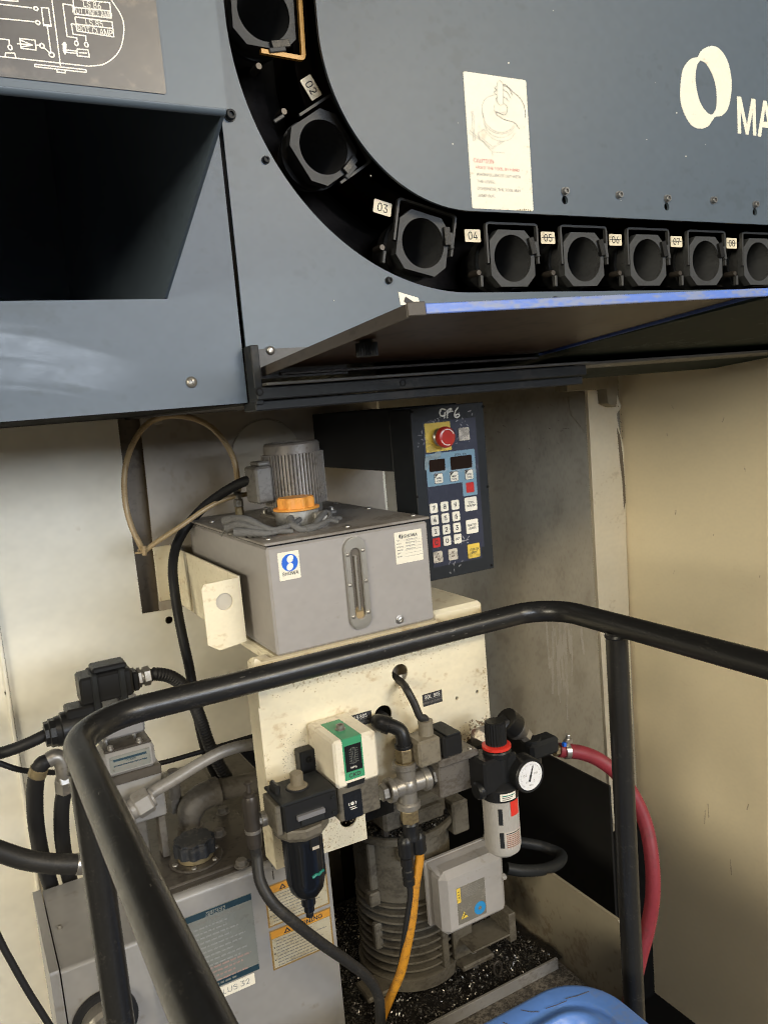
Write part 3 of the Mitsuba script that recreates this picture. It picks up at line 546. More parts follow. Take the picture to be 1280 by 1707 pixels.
for (tl, br, wds, m) in (((0.8828, 1.3035), (0.9111, 1.2765), ['TOOL', 'SEARCH'], 'key_white'), ((0.8819, 1.2589), (0.9104, 1.2312), ['ALM TOOL', 'SEARCH'], 'key_white'), ((0.8815, 1.21), (0.9104, 1.1817), ['TOOL IN', 'SPDT'], 'yellow')):
    key(tl, br, m, wds, .0042, sx=.92 if 'ALM' not in wds[0] else .72, label='worn yellow key' if m == 'yellow' else None)
for (tl, br, wds) in (((0.8176, 1.3591), (0.8361, 1.3386), ['MAN', 'CHG']), ((0.8532, 1.3591), (0.8718, 1.3383), ['NEXT', 'TOOL']), ((0.8882, 1.3585), (0.9073, 1.3379), ['SPDL', 'TOOL'])):
    kc = ((tl[0]+br[0])/2, (tl[1]+br[1])/2)
    part(ov, 'key_border', plate(rr(kc[0]-.0098, kc[0]+.0098, kc[1]-.0102, kc[1]+.0102, .003), y1-.0003, .0003), 'navy')
    key((kc[0]-.0088, kc[1]+.0092), (kc[0]+.0088, kc[1]-.0092), 'key_white', wds, .0036, corner=True, sx=.95)
kc = (0.8979, 1.3227); key((kc[0]-.0090, kc[1]+.0100), (kc[0]+.0090, kc[1]-.0100), 'red_key', [], .004, label='cracked red key')
kc = (0.8923, 1.4283); key((kc[0]-.0125, kc[1]+.0125), (kc[0]+.0125, kc[1]-.0125), 'key_worn', [], .004, label='dirty worn white key beside the emergency stop', rad=.002)
for kc, lb in (((0.8113, 1.1972), 'worn white key with a dark smudge, lower row first'), ((0.8462, 1.1967), 'worn white key with a dark smudge, lower row second')):
    key((kc[0]-.0106, kc[1]+.0110), (kc[0]+.0106, kc[1]-.0110), 'key_worn', [], .004, label=lb)
    g = np.random.default_rng(int(kc[0]*1e4))
    part(k, 'smudge', plate(unary_union([Point(kc[0]+g.normal(0, .0028), kc[1]+g.normal(0, .0032)).buffer(g.uniform(.0006, .0022), 3) for _ in range(14)]).difference(Point(kc).buffer(.002)), y1-.0016, .0003), mat('smudge', specked((.22, .18, .14), (.10, .08, .06), 9, .4, .6), .5))
for p in [(0.7798, 1.4802), (0.9429, 1.4776), (0.9411, 1.3186)]+[(0.7762, 1.3197), (0.9373, 1.1587)]: part(k, 'screw', hex_bolt((p[0], F, p[1]), .0021), 'void_black', 30)

# ---------------------------------------------------------------- lubricator on its shelf
k = thing('lubrication_unit', 'grey lubrication tank with sight gauge, blue-emblem sticker and finned motor on its lid', 'lubricator')
x0, x1, yf, yb, zb, zt = .430, .733, 1.20, 1.655, 1.108, 1.2885
part(k, 'tank', box(x0, x1, yf, yb, zb, zt, .004), 'tank_grey')
part(k, 'gasket', box(x0+.002, x1-.002, yf+.002, yb-.002, zt+.0002, zt+.0028, 0), 'void_black')
part(k, 'lid', box(x0-.003, x1+.004, yf-.003, yb+.004, zt+.003, zt+.0075, .001), 'lid_grey')
zl = zt+.0075
for p in ((0.4482, 1.236, 1.296), (0.452, 1.5567, 1.296), (0.5915, 1.2315, 1.296), (0.6621, 1.4576, 1.296), (0.7405, 1.5545, 1.296), (0.5992, 1.7156, 1.296), (0.7373, 1.234, 1.296), (0.7433, 1.4045, 1.296)):
    part(k, 'lid_screw', cross_screw((min(max(p[0], x0+.008), x1-.008), min(p[1], yb-.01), zl), .0055, (0, 0, 1)), 'steel', 30)
ys = yf
st = part(k, 'maker_sticker', plate(rrq((0.4475, 1.2768), (0.4843, 1.2309), .001), ys, .0006), 'white_label', label='cream sticker with a round blue emblem')
ce = (0.4672, 1.2585); yy = ys-.0006
part(st, 'emblem', plate(Point(ce).buffer(.0142, 24), yy, .0003), 'emblem_blue')
el = lambda dx, dz: affinity.rotate(affinity.scale(Point(ce[0]+dx, ce[1]+dz).buffer(1, 16), .0052, .0066), -38)
part(st, 'emblem_figure', plate(unary_union([el(.0012, .0062), el(-.0004, -.0066)]), yy-.0003, .0003), 'white_ink')
q = (0.4668, 1.2411); part(st, 'lettering', text('SHOWA', q[0], q[1], yy, .0056, .0003, .98, True), 'ink')
# sight gauge
g0, g1 = (0.5854, 1.283), (0.5822, 1.1228)
gx = (g0[0]+g1[0])/2; hw = .0205
outer = LineString([(gx, g0[1]-hw), (gx, g1[1]+hw)]).buffer(hw, 24)
innr = LineString([(gx, g0[1]-.0285), (gx, g1[1]+.0285)]).buffer(.0098, 16)
sg = part(k, 'sight_gauge', J(plate(outer.difference(innr), ys, .005), plate(outer.buffer(-.0015).difference(innr.buffer(.0012)), ys-.005, .0012)), 'gauge_steel')
part(sg, 'slot_back', plate(innr, ys, .0008), mat('slot_grey', specked((.10, .085, .068), (.06, .05, .04), 4, .5, .7), .35))
part(sg, 'tube', tube([(gx, ys-.0028, g0[1]-.032), (gx, ys-.0028, g1[1]+.034)], .0032, 16, smooth=False), 'steel', 40)
part(sg, 'oil', plate(LineString([(gx, g1[1]+.022), (gx, g1[1]+.033)]).buffer(.0075, 8), ys-.001, .0012), 'glass_oil')
part(sg, 'float', box(gx-.006, gx+.006, ys-.0045, ys-.001, g1[1]+.031, g1[1]+.037, .001), 'brass')
for dx, zz in ((-.0145, g0[1]-.028), (.0145, g0[1]-.0245), (-.0150, (g0[1]+g1[1])/2), (.0150, (g0[1]+g1[1])/2+.0025), (-.0145, g1[1]+.025), (.0145, g1[1]+.028)):
    part(sg, 'screw', cross_screw((gx+dx, ys-.0062, zz), .0036), 'steel', 30)
npl = part(k, 'nameplate', plate(rrq((0.6639, 1.2769), (0.719, 1.221), .001), ys, .0007), 'white_label', label='cream printed nameplate')
q = (0.6963, 1.2682); yy = ys-.0007
part(npl, 'lettering', text('SHOWA', q[0], q[1], yy, .0056, .0003, .95, True), 'ink')
q = (0.6769, 1.2687); part(npl, 'emblem', plate(Point(q).buffer(.0042).difference(LineString([(q[0]-.0008, q[1]-.003), (q[0]+.0012, q[1]+.003)]).buffer(.001)), yy, .0003), 'ink')
a_ = (0.6672, 1.2615); b_ = (0.7179, 1.2256); dz = .0056
for i, s in enumerate(('TYPE', 'DIS.VOL.', 'DIS.PRESS.', 'ORDER NO.', 'VOLTS', 'MFG.NO.')):
    zz = a_[1]+.0005-i*dz
    part(npl, 'lettering', text(s, a_[0], zz-.001, yy, .0019, .0003, .95, False, False), 'ink')
    part(npl, 'rule', plate(sbox(a_[0]+.015, zz-.0022, b_[0]-.0015, zz-.0018), yy, .0003), 'faint_ink')
    if i in (0, 1, 2, 3): part(npl, 'print', scribble(a_[0]+.018, b_[0]-.004, zz, .01, 1, yy, .0012, 60+i), 'faint_ink')
q = (0.6605, 1.1232)
part(k, 'drain_plug', lathe((q[0], ys, q[1]), (0, -1, 0), [(.0078, 0), (.0078, .0015), (.0058, .0018), (.0055, .006), (.0035, .0065), (.003, .003), (.0001, .003)], 24), 'steel', 30)
# motor on the lid
mx, my = (0.5972, 1.462, 1.3667)[0], 1.462
part(k, 'motor_base', J(box(mx-.058, mx+.058, my-.058, my+.058, zl+.0005, zl+.008, .002), cyl((mx, my, zl+.008), (mx, my, zl+.026), .050, 40)), 'cast_grey', 35)
for sx_, sy_ in ((-1, -1), (1, -1), (1, 1), (-1, 1)): part(k, 'base_bolt', hex_bolt((mx+.050*sx_, my+.050*sy_, zl+.008), .005, (0, 0, 1)), 'steel', 30)
nf = 56; prof = []
for i in range(nf):
    t0 = 2*math.pi*i/nf
    for dt, rad in ((-.046, .0560), (-.028, .0607), (.028, .0607), (.046, .0560)): prof.append((rad*math.cos(t0+dt), rad*math.sin(t0+dt)))
mo = part(k, 'motor', move(slab(prof, 0, .098), (mx, my, zl+.026)), mat('motor_grey', specked((.26, .235, .21), (.13, .11, .085), 2.5, .5, .7), .42, .3))
part(mo, 'end_cap', lathe((mx, my, zl+.124), (0, 0, 1), [(.0545, 0), (.0545, .017), (.052, .021), (.046, .022), (.045, .0195), (.0001, .0195)], 48), 'motor_grey', 30)
part(mo, 'terminal_box', J(box(mx-.090, mx-.0565, my-.032, my+.032, zl+.036, zl+.106, .004), box(mx-.080, mx-.0565, my-.024, my+.024, zl+.1065, zl+.115, .003)), mat('box_grey', specked((.16, .15, .135), (.09, .08, .07), 2.5, .5, .7), .45))
cpx, cpy = (0.5528, 1.3702, 1.3)[0], (0.5528, 1.3702, 1.3)[1]-.012
mcap = part(k, 'filler_neck', J(cyl((cpx, cpy, zl), (cpx, cpy, zl+.026), .040, 40), box(cpx-.031, cpx-.015, cpy-.046, cpy-.032, zl, zl+.018, .002), box(cpx+.018, cpx+.045, cpy-.040, cpy-.020, zl, zl+.020, .002)), 'alu', 35)
lob = [((.0335+.0022*math.cos(8*t))*math.cos(t)+cpx, (.0335+.0022*math.cos(8*t))*math.sin(t)+cpy) for t in np.linspace(0, 2*math.pi, 96, endpoint=False)]
part(k, 'filler_cap', J(cyl((cpx, cpy, zl+.027), (cpx, cpy, zl+.031), .0425, 48), slab(lob, zl+.031, .017), slab(Polygon(lob).buffer(-.0025), zl+.048, .0015)), 'orange_cap', 30, label='orange lobed filler cap')
fx, fy = (0.5197, 1.5866, 1.296)[0], (0.5197, 1.5866, 1.296)[1]
part(k, 'outlet_fitting', hexnut((fx, fy, zl), (fx, fy, zl+.019), .0090), 'brass')
for i, (za, zb_) in enumerate(((.0195, .0345), (.035, .0495), (.050, .064))): part(k, 'outlet_nut', hexnut((fx, fy, zl+za), (fx, fy, zl+zb_), .0098-.0004*i, .3+.4*i), 'dull_steel')
# rag tied round the base
strips = [[(0.4048, 1.29, 1.3255), (0.4151, 1.27, 1.3288), (0.4303, 1.24, 1.3272), (0.448, 1.222, 1.3144), (0.4658, 1.216, 1.3083), (0.4951, 1.222, 1.3113), (0.5219, 1.24, 1.3159)], [(0.4011, 1.27, 1.3148), (0.4177, 1.25, 1.3212), (0.4347, 1.228, 1.3138), (0.4571, 1.22, 1.3092), (0.4858, 1.215, 1.3014)],
          [(0.4029, 1.24, 1.3116), (0.4283, 1.226, 1.3091), (0.4494, 1.215, 1.305), (0.4752, 1.214, 1.3051), (0.4949, 1.212, 1.2983)], [(0.5017, 1.235, 1.3213), (0.4996, 1.22, 1.3108), (0.5115, 1.212, 1.3027), (0.5402, 1.215, 1.3032), (0.5702, 1.23, 1.3076), (0.5892, 1.235, 1.3023)],
          [(0.5379, 1.22, 1.301), (0.5584, 1.24, 1.3126), (0.5799, 1.26, 1.3184), (0.5826, 1.25, 1.3125), (0.5606, 1.23, 1.3028), (0.5398, 1.215, 1.2992)], [(0.5167, 1.212, 1.3009), (0.549, 1.222, 1.3032), (0.5807, 1.24, 1.3073), (0.6028, 1.25, 1.3053)]]
k2 = thing('grey_rag', 'twisted grey rag tied round the foot of the filler neck', 'rag')
for s in strips:
    s = [(q[0], q[1]+.03, max(q[2], zl+.006)) for q in s]
    part(k2, 'fold', tube(s, list(np.interp(np.linspace(0, 1, 9), [0, .3, .6, 1], [.0080, .0068, .0048, .0040])*rng.uniform(.8, 1.1)), 10), 'rag_grey', 50)
rag = spline([(0.4047, 1.285, 1.3209), (0.4172, 1.262, 1.3252), (0.4325, 1.235, 1.3174), (0.4478, 1.222, 1.3124)], 10)+np.array([0, .03, 0]); v = []
for i, q in enumerate(rag):
    w_ = .020*(1-.6*i/len(rag)); z_ = zl+.006+.010*math.sin(i*.5)**2*(1-i/len(rag))
    for t in np.linspace(-1, 1, 9): v.append((q[0]+.35*w_*t, q[1]-w_*t*.9, z_+.006*math.cos(t*3.2+i*.22)+.003))
v = np.array(v); f = []
for i in range(len(rag)-1):
    for j in range(8):
        a = i*9+j; f += [[a, a+1, a+10], [a, a+10, a+9]]
vv = np.vstack([v, v-[0, 0, .0022]]); n_ = len(v); ff = f+[[q[0]+n_, q[2]+n_, q[1]+n_] for q in f]
part(k2, 'flap', trimesh.Trimesh(vv, ff, process=False), 'rag_grey', True)

k = thing('oil_line', 'tan plastic oil tube looping up from the lubricator outlet, tied at bottom', 'tube')
lp = [(0.5147, 1.56, 1.3652), (0.5122, 1.56, 1.4093), (0.5031, 1.57, 1.444), (0.484, 1.58, 1.4772), (0.4563, 1.59, 1.499), (0.4214, 1.59, 1.5102), (0.3884, 1.6, 1.5108), (0.3587, 1.61, 1.4983), (0.334, 1.62, 1.4689), (0.3161, 1.63, 1.4293), (0.3064, 1.63, 1.3888), (0.304, 1.63, 1.3413), (0.3083, 1.62, 1.2994), (0.3165, 1.61, 1.2691), (0.3206, 1.6, 1.2539)]
part(k, 'loop', tube(lp, .0058, 14), 'hose_tan', 50)
part(k, 'return_run', tube([(0.3204, 1.595, 1.2521), (0.3471, 1.59, 1.2688), (0.3939, 1.585, 1.2923), (0.4459, 1.585, 1.3189), (0.4851, 1.585, 1.3333), (0.5231, 1.59, 1.3379), (0.5965, 1.64, 1.3332)], .0050, 12), 'hose_tan', 50)
part(k, 'tie', J(tube([(0.3052, 1.6, 1.2516), (0.3144, 1.588, 1.2528), (0.3277, 1.595, 1.2545), (0.3246, 1.61, 1.2593), (0.3117, 1.607, 1.2545)], .0022, 8), cyl((0.3205, 1.588, 1.2649), (0.3193, 1.588, 1.246), .0045)), 'hose_tan', 50)
part(k, 'clip', box(.395, .41, 1.69, 1.701, 1.497, 1.507, .001), 'cream_shaded_grimy2')
solo('motor_cable', tube([(0.5328, 1.47, 1.3777), (0.515, 1.475, 1.3773), (0.4988, 1.52, 1.3666), (0.4785, 1.58, 1.3443), (0.4495, 1.62, 1.3158), (0.417, 1.63, 1.2821), (0.3907, 1.62, 1.2499), (0.3737, 1.6, 1.212), (0.3668, 1.58, 1.1673), (0.3662, 1.57, 1.114), (0.3675, 1.56, 1.0666), (0.3699, 1.55, 1.0191), (0.37, 1.54, 0.9722), (0.3706, 1.53, 0.9191), (0.3735, 1.52, 0.8655), (0.3802, 1.51, 0.8232), (0.3939, 1.5, 0.7787)], .0098, 16), 'rubber', 'thick black cable falling from the lubricator motor down past the cream bracket', 'cable', 50)

k = thing('tank_bracket', 'cream bracket arm with round hole in its front flap, left of the tank', 'bracket')
xa, xb, za, zb2 = .3445, .4085, 1.1135, 1.2305
ch = Polygon([(xa+.004, zb2-.002), (xb, zb2), (xb, za+.004), (xa+.019, za-.001), (xa, za+.012), (xa, zb2-.010)])
part(k, 'flap', plate(ch.difference(Point((0.3805, 1.1936)).buffer(.0148, 24)), 1.2965, .003), 'cream_plate')
part(k, 'hole_plug', cyl(((0.3805, 1.1936)[0], 1.304, (0.3805, 1.1936)[1]), ((0.3805, 1.1936)[0], 1.2975, (0.3805, 1.1936)[1]), .0165), 'cream_shaded_grimy2', 30)
part(k, 'arm', sheet([(1.294, 1.2325), (1.76, 1.2325), (1.76, 1.107), (1.55, 1.107), (1.30, 1.115), (1.294, 1.118)], .4085, .003), 'cream_plate')
part(k, 'wall_flange', box(.370, .4085, 1.745, 1.749, 1.115, 1.235, .001), 'cream_plate')
part(k, 'stiffener', box(.404, .4083, 1.62, 1.625, 1.11, 1.23, .001), 'cream_plate')

k = thing('mounting_plate', 'stained cream mounting plate with shelf, carrying the tank above and the air valves below', 'plate')
P0 = 1.215
pp = Polygon([(.3935, 1.080), (.3935, .742), (.566, .7365), (.566, .80), (.849, .80), (.849, 1.080)])
h1, h2, h3 = (0.6606, 1.0211), (0.6196, 0.9536), (0.5335, 0.7864)
hs = unary_union([Point(h1).buffer(.0165, 24), Point(h2).buffer(.0175, 24), Point(h3).buffer(.0165, 24)]+[Point(p).buffer(.0034) for p in [(0.7767, 0.9439), (0.8235, 0.9448)]])
part(k, 'plate', plate(pp.difference(hs), P0+.0035, .0035), 'cream_plate')
part(k, 'left_return', box(.3935, .3970, P0+.004, P0+.05, .742, 1.08, .0005), 'cream_plate')
part(k, 'bottom_return', box(.3975, .565, P0+.004, P0+.03, .7385, .7415, .0005), 'cream_plate')
part(k, 'shelf', box(.428, .849, P0+.002, 1.70, 1.085, 1.105, .004), 'cream_plate')
part(k, 'shelf_end', box(.3935, .4275, P0+.002, 1.245, 1.085, 1.104, .004), 'cream_plate')
lip = [(.400, 1.080), (.716, 1.080), (.727, 1.090), (.733, 1.104), (.400, 1.104), (.392, 1.112), (.389, 1.100)]
part(k, 'front_lip', plate(Polygon(lip).buffer(.003), 1.2005+.008, .0125), 'cream_plate')
part(k, 'ledge', box(.735, .849, P0-.002, P0+.20, 1.0805, 1.1185, .007), 'cream_plate')
part(k, 'left_bracket', box(.391, .3932, 1.20, 1.24, 1.03, 1.10, .0005), 'cream_plate')
part(k, 'inside_panel', plate(sbox(.643, 1.0, .74, 1.075), 1.262, .003), 'cover_beige')
part(k, 'dark_backing', plate(sbox(.40, .748, .642, 1.05), 1.252, .003), 'void_black')  # near-black sheet behind the two left holes, painting their shade
for (tl, br, w1, w2) in (((0.7026, 0.967), (0.7444, 0.9527), 'SOL  805', 'MAIN AIR SUPPLY'), ((0.5531, 0.9675), (0.5965, 0.9513), 'LS 805', 'AIR PRESSURE')):
    xa_, xb_ = tl[0], br[0]; zc = (tl[1]+br[1])/2-.001
    lb = part(k, 'label', plate(rr(xa_, xb_, zc-.0125, zc+.0105, .0005), P0, .0008), 'ink', label='small black engraved label ' + w1)
    part(lb, 'lettering', text(w1, (xa_+xb_)/2, zc+.0045, P0-.0008, .0068, .0003, .80), 'white_ink')
    part(lb, 'lettering', text(w2, (xa_+xb_)/2, zc-.0065, P0-.0008, .0042, .0003, .80), 'faint_ink')
    part(lb, 'rule', plate(sbox(xa_+.002, zc-.0014, xb_-.002, zc-.0009), P0-.0008, .0003), 'faint_ink')
r = np.random.default_rng(21); st = []
for _ in range(240):
    x_, z_ = .818+r.normal(0, .018), .868+r.normal(0, .017)
    if .775 < x_ < .848 and z_ < .892: st.append(Point(x_, z_).buffer(abs(r.normal(0, .0011))+.0004, 2))
part(k, 'rust_spot', plate(unary_union(st), P0, .0004), mat('rust', specked((.20, .125, .055), (.08, .05, .03), 8, .45, .6), .7))
def stain(x_, z_, w_, h_, n_, seed):
    g = np.random.default_rng(seed)
    return unary_union([Point(x_+g.normal(0, w_), z_-abs(g.normal(0, h_))).buffer(abs(g.normal(0, .0006))+.00025, 2) for _ in range(n_)])
stains = unary_union([stain(.50, 1.06, .05, .012, 330, 1), stain(.70, 1.055, .06, .010, 240, 2), stain(h1[0], h1[1]-.016, .006, .02, 60, 3), stain(.842, .99, .003, .05, 60, 4), stain(.60, .80, .04, .03, 200, 5), stain(.49, .80, .05, .05, 420, 6), stain(.40, .95, .004, .08, 70, 7)]).intersection(pp.buffer(-.001))
part(k, 'oil_stain', plate(stains, P0, .0002), mat('stain_brown', specked((.46, .365, .22), (.34, .25, .13), 7, .42, .62), .45), kind='stuff')
for _ in range(1):
    st = [Point(.425+abs(r.normal(0, .03)), .925+r.normal(0, .035)).buffer(abs(r.normal(0, .0003))+.0002, 2) for _ in range(260)]
    part(k, 'grime_speck', plate(unary_union(st), P0, .0003), 'grime')

# ---------------------------------------------------------------- air preparation units on the plate
k = thing('pressure_switch', 'cream box-shaped pressure switch with green stripe and black scale window', 'pressure switch')
a, b = (0.473, 0.9796), (0.5489, 0.8897)
sx0, sx1, sz0, sz1 = a[0], b[0]+.001, .9000, a[1]
body = trimesh.convex.convex_hull(np.array([(x, y, z) for x in (sx0+.0, sx1) for (y, z) in ((1.11, sz0), (1.11, sz1-.004), (1.114, sz1), (1.20, sz1+.001), (1.213, sz1-.008), (1.213, sz0))]))
part(k, 'housing', box(sx0, sx1, 1.11, 1.2145, sz0, sz1, .004), 'ckd_cream')
gx0, gx1 = (0.4884, 0.9732)[0], (0.5234, 0.9631)[0]
gz0 = (0.4983, 0.9105)[1]
s_ = part(k, 'green_stripe', J(box(gx0, gx1, 1.1094, 1.113, gz0, sz1+.0003, .0004), box(gx0, gx1, 1.1094, 1.190, sz1-.002, sz1+.0006, .0004)), 'green', label='green stripe over the top and front')
wz0, wz1 = (0.5019, 0.9246)[1], (0.5063, 0.9681)[1]
wn = part(s_, 'scale_window', plate(rr(gx0+.0030, gx1-.0030, wz0, wz1, .001), 1.1093, .0006), 'glossy_black')
xm = (gx0+gx1)/2; yy = 1.1087
sc = [sbox(xm-.0032, wz0+.012, xm+.0032, wz1-.005).difference(sbox(xm-.0026, wz0+.0126, xm+.0026, wz1-.0056)), sbox(xm-.0002, wz0+.012, xm+.0002, wz1-.005)]
for i in range(7): sc += [sbox(xm-.0075, wz1-.008-i*.0037, xm-.0038, wz1-.0074-i*.0037), sbox(xm+.0038, wz1-.0074-i*.0037, xm+.0085, wz1-.0068-i*.0037)]
part(wn, 'scale_mark', plate(unary_union(sc), yy, .0003), 'pale_print')
part(wn, 'lettering', text('MPa', xm-.001, wz0+.006, yy, .0034, .0003, 1.1), 'white_ink')
part(s_, 'lettering', text('CKD', xm, (gz0+wz0)/2+.0002, 1.1094, .0062, .0003, 1.2, True), 'ink')
part(k, 'catch', plate(Polygon([(gx0+.002, gz0-.012), (gx1-.003, gz0-.012), (gx1, gz0-.004), (gx0+.002, gz0-.004)]), 1.1100, .0006), 'plastic_black')
q = (0.5099, 1.15, 0.9789)
part(k, 'adjusting_screw', lathe((xm, 1.150, sz1), (0, 0, 1), [(.0085, 0), (.0085, .002), (.0066, .0035), (.0066, .0085), (.0045, .009), (.004, .0055), (.0001, .0055)], 24), 'dull_steel', 30)
part(k, 'base_block', box((0.4753, 0.8961)[0], sx1-.001, 1.114, 1.2145, (0.4708, 0.8426)[1], sz0-.0004, .002), 'cast_beige')
p0, p1 = (0.4828, 0.889), (0.5157, 0.843)
bb = part(k, 'badge', plate(rrq(p0, p1, .0015), 1.114, .001), 'glossy_black')
xm, zm = (p0[0]+p1[0])/2, (p0[1]+p1[1])/2
part(bb, 'symbol', plate(unary_union([Point(xm-.001, zm+.003).buffer(.0028).difference(Point(xm-.001, zm+.0035).buffer(.0012)), LineString(smooth2([(xm-.0065, zm+.005), (xm-.0078, zm+.003), (xm-.0065, zm+.001)])).buffer(.0005), LineString(smooth2([(xm+.0045, zm+.005), (xm+.0058, zm+.003), (xm+.0045, zm+.001)])).buffer(.0005), LineString([(xm-.006, zm-.003), (xm+.004, zm-.003)]).buffer(.0004), LineString([(xm-.004, zm-.0062), (xm+.006, zm-.0062)]).buffer(.0005)]), 1.113, .0003), 'white_ink')
part(k, 'port', hexnut((sx1-.001, 1.165, .872), (sx1+.010, 1.165, .872), .0135), 'dull_steel')

k = thing('air_filter', 'black air filter with beige collar and dark bowl, left of the cream switch', 'air filter')
b0, b1 = (0.3788, 0.9095), (0.4702, 0.8994)
zt_, zb_ = b0[1], (0.3784, 0.8607)[1]
part(k, 'body', box(b0[0], b1[0], 1.105, 1.172, zb_, zt_-.003, .003), 'plastic_black')
part(k, 'top_cover', box(b0[0]-.004, b1[0]-.004, 1.100, 1.176, zt_-.0025, zt_+.0025, .002), 'frame_black')
part(k, 'side_frame', box(b0[0]-.010, b0[0]-.0005, 1.112, 1.168, zb_-.004, zt_-.004, .002), 'cast_beige')
fx, fy = (b0[0]+b1[0])/2-.008, 1.140
part(k, 'knob', J(lathe((fx+.002, 1.140, zt_+.0025), (0, 0, 1), [(.0165, 0), (.0165, .002), (.013, .005), (.0105, .0055), (.0105, .023), (.009, .0245), (.0001, .0245)], 28)), mat('knob_olive', specked((.15, .125, .085), (.08, .068, .045), 5, .5, .7), .45), 30)
part(k, 'knob_seat', cyl((fx+.002, 1.140, zt_+.0015), (fx+.002, 1.140, zt_+.0045), .019), 'rubber', 30)
part(k, 'fin_lug', turn(box(fx-.037, fx-.029, 1.135, 1.165, zt_, zt_+.016, .003), (0, 1, 0), 8, (fx-.034, 1.15, zt_)), 'plastic_black')
part(k, 'wall_lug', box((0.4463, 0.9326)[0], (0.4779, 0.9231)[0], 1.19, 1.2145, zt_-.03, (0.4602, 0.9421)[1], .002), 'plastic_black')
part(k, 'lug_screw', hex_bolt(((0.4619, 0.9269)[0], 1.19, (0.4619, 0.9269)[1]), .0045), 'void_black', 30)
part(k, 'indicator', box(b0[0]+.020, b1[0]-.025, 1.0985, 1.106, zb_+.016, zb_+.024, .001), mat('indicator_grey', (.14, .14, .15), .25))
part(k, 'indicator_ledge', box(b0[0]+.026, b1[0]-.026, 1.1005, 1.106, zb_+.006, zb_+.0145, .001), 'frame_black')
for zz in (zt_-.014, zb_+.010): part(k, 'face_screw', hex_bolt((b1[0]-.009, 1.105, zz), .003), 'frame_black', 30)
part(k, 'collar', lathe((fx, fy, zb_), (0, 0, -1), [(.044, -.001), (.046, .002), (.046, .012), (.040, .020), (.034, .0205)], 10, .2), 'cast_beige')
zc = zb_-.0195
part(k, 'bowl', lathe((fx, fy, zc), (0, 0, -1), [(.0315, 0), (.0328, .002), (.0328, .013), (.0320, .015), (.0314, .082), (.027, .100), (.019, .111), (.0115, .115), (.0115, .129), (.0085, .132), (.0085, .141), (.0001, .142)], 40), 'glossy_black', 35)
part(k, 'bowl_rib', J(*[box(fx+.0312*math.cos(t)-.002, fx+.0312*math.cos(t)+.002, fy+.0312*math.sin(t)-.002, fy+.0312*math.sin(t)+.002, zc-.080, zc-.010, .001) for t in np.radians([200, 240, 300, 330])]), 'plastic_black')
part(k, 'bowl_latch', J(box(fx+.000, fx+.016, fy-.0368, fy-.028, zc-.022, zc+.006, .002)), 'plastic_black')
part(k, 'latch_tag', box(fx+.002, fx+.014, fy-.0375, fy-.0363, zc-.020, zc-.015, .0003), 'cover_beige')
gm = [(fx+.0322*math.cos(t), fy+.0322*math.sin(t), zc-.066+.001*math.sin(t*17)) for t in np.radians(np.linspace(268, 312, 9))]
part(k, 'paint_mark', tube(gm, .0024, 8), mat('teal_paint', (.01, .15, .115), .5), 30)
part(k, 'drain', hexnut((fx, fy, zc-.143), (fx, fy, zc-.151), .007), 'plastic_black')

k = thing('drain_valve', 'small dark needle valve with a plunger stem at the left end of the air filter', 'valve')
vx, vy = (0.3467, 0.8868)[0], 1.165
vz0, vz1 = (0.3437, 0.8251)[2-1], (0.3473, 0.9097)[1]
part(k, 'body', lathe((vx, vy, vz0), (0, 0, 1), [(.011, 0), (.0115, .006), (.0125, .007), (.0125, (vz1-vz0)*.45), (.0115, (vz1-vz0)*.5), (.0125, (vz1-vz0)*.55), (.0125, (vz1-vz0)*.92), (.010, vz1-vz0)], 24), 'dull_dark', 30)
part(k, 'ring', cyl((vx, vy, vz0+.024), (vx, vy, vz0+.030), .0133), 'dull_steel', 30)
part(k, 'stem', lathe((vx, vy, vz1), (0, 0, 1), [(.0085, 0), (.0085, .005), (.004, .006), (.003, .019), (.0065, .020), (.0070, .022), (.005, .024), (.0001, .024)], 20), 'dull_dark', 30)
part(k, 'joint', J(hexnut((vx+.010, vy, vz0+.040), (b0[0]-.013, vy, vz0+.040), .0085), cyl((b0[0]-.018, vy, vz0+.040), (b0[0]-.009, vy, vz0+.040), .012)), 'dull_steel')
dh = [(vx, vy, vz0+.003), (vx+.001, vy, vz0-.02)]+[(0.3444, 1.15, 0.7732), (0.3561, 1.135, 0.7398), (0.3852, 1.13, 0.6979), (0.4305, 1.14, 0.6361), (0.4788, 1.15, 0.5752), (0.5156, 1.16, 0.5232), (0.5351, 1.165, 0.4766), (0.5353, 1.165, 0.4299), (0.5287, 1.165, 0.3627)]
solo('drain_hose', tube(dh, .0092, 16), 'hose_grey', 'dark rubber hose curving from the needle valve down across the warning labels', 'hose', 50)

# pipe cross, elbow, splitter
k = thing('pipe_cross', 'grey cast pipe cross joining the elbow, the solenoid valve and the black splitter below', 'pipe fitting')
c0 = (0.6281, 1.165, 0.8397); X0, Y0, Z0 = c0
part(k, 'body', J(cyl((X0, Y0, Z0-.034), (X0, Y0, Z0+.034), .0165), cyl((X0-.030, Y0, Z0), (X0+.036, Y0, Z0), .0165), trimesh.creation.icosphere(2, .0205).apply_translation((X0, Y0, Z0))), mat('cast_steel', specked((.24, .225, .20), (.12, .105, .085), 3, .5, .75), .36, .55), 35)
for d in ((0, 0, 1), (0, 0, -1), (-1, 0, 0), (1, 0, 0)):
    d = np.array(d, float); e_ = .030 if d[0] >= 0 else .027
    part(k, 'collar', lathe(np.array(c0)+d*e_, d, [(.019, 0), (.0215, .003), (.0215, .011), (.020, .0125), (.016, .0126)], 28), 'cast_steel', 30)
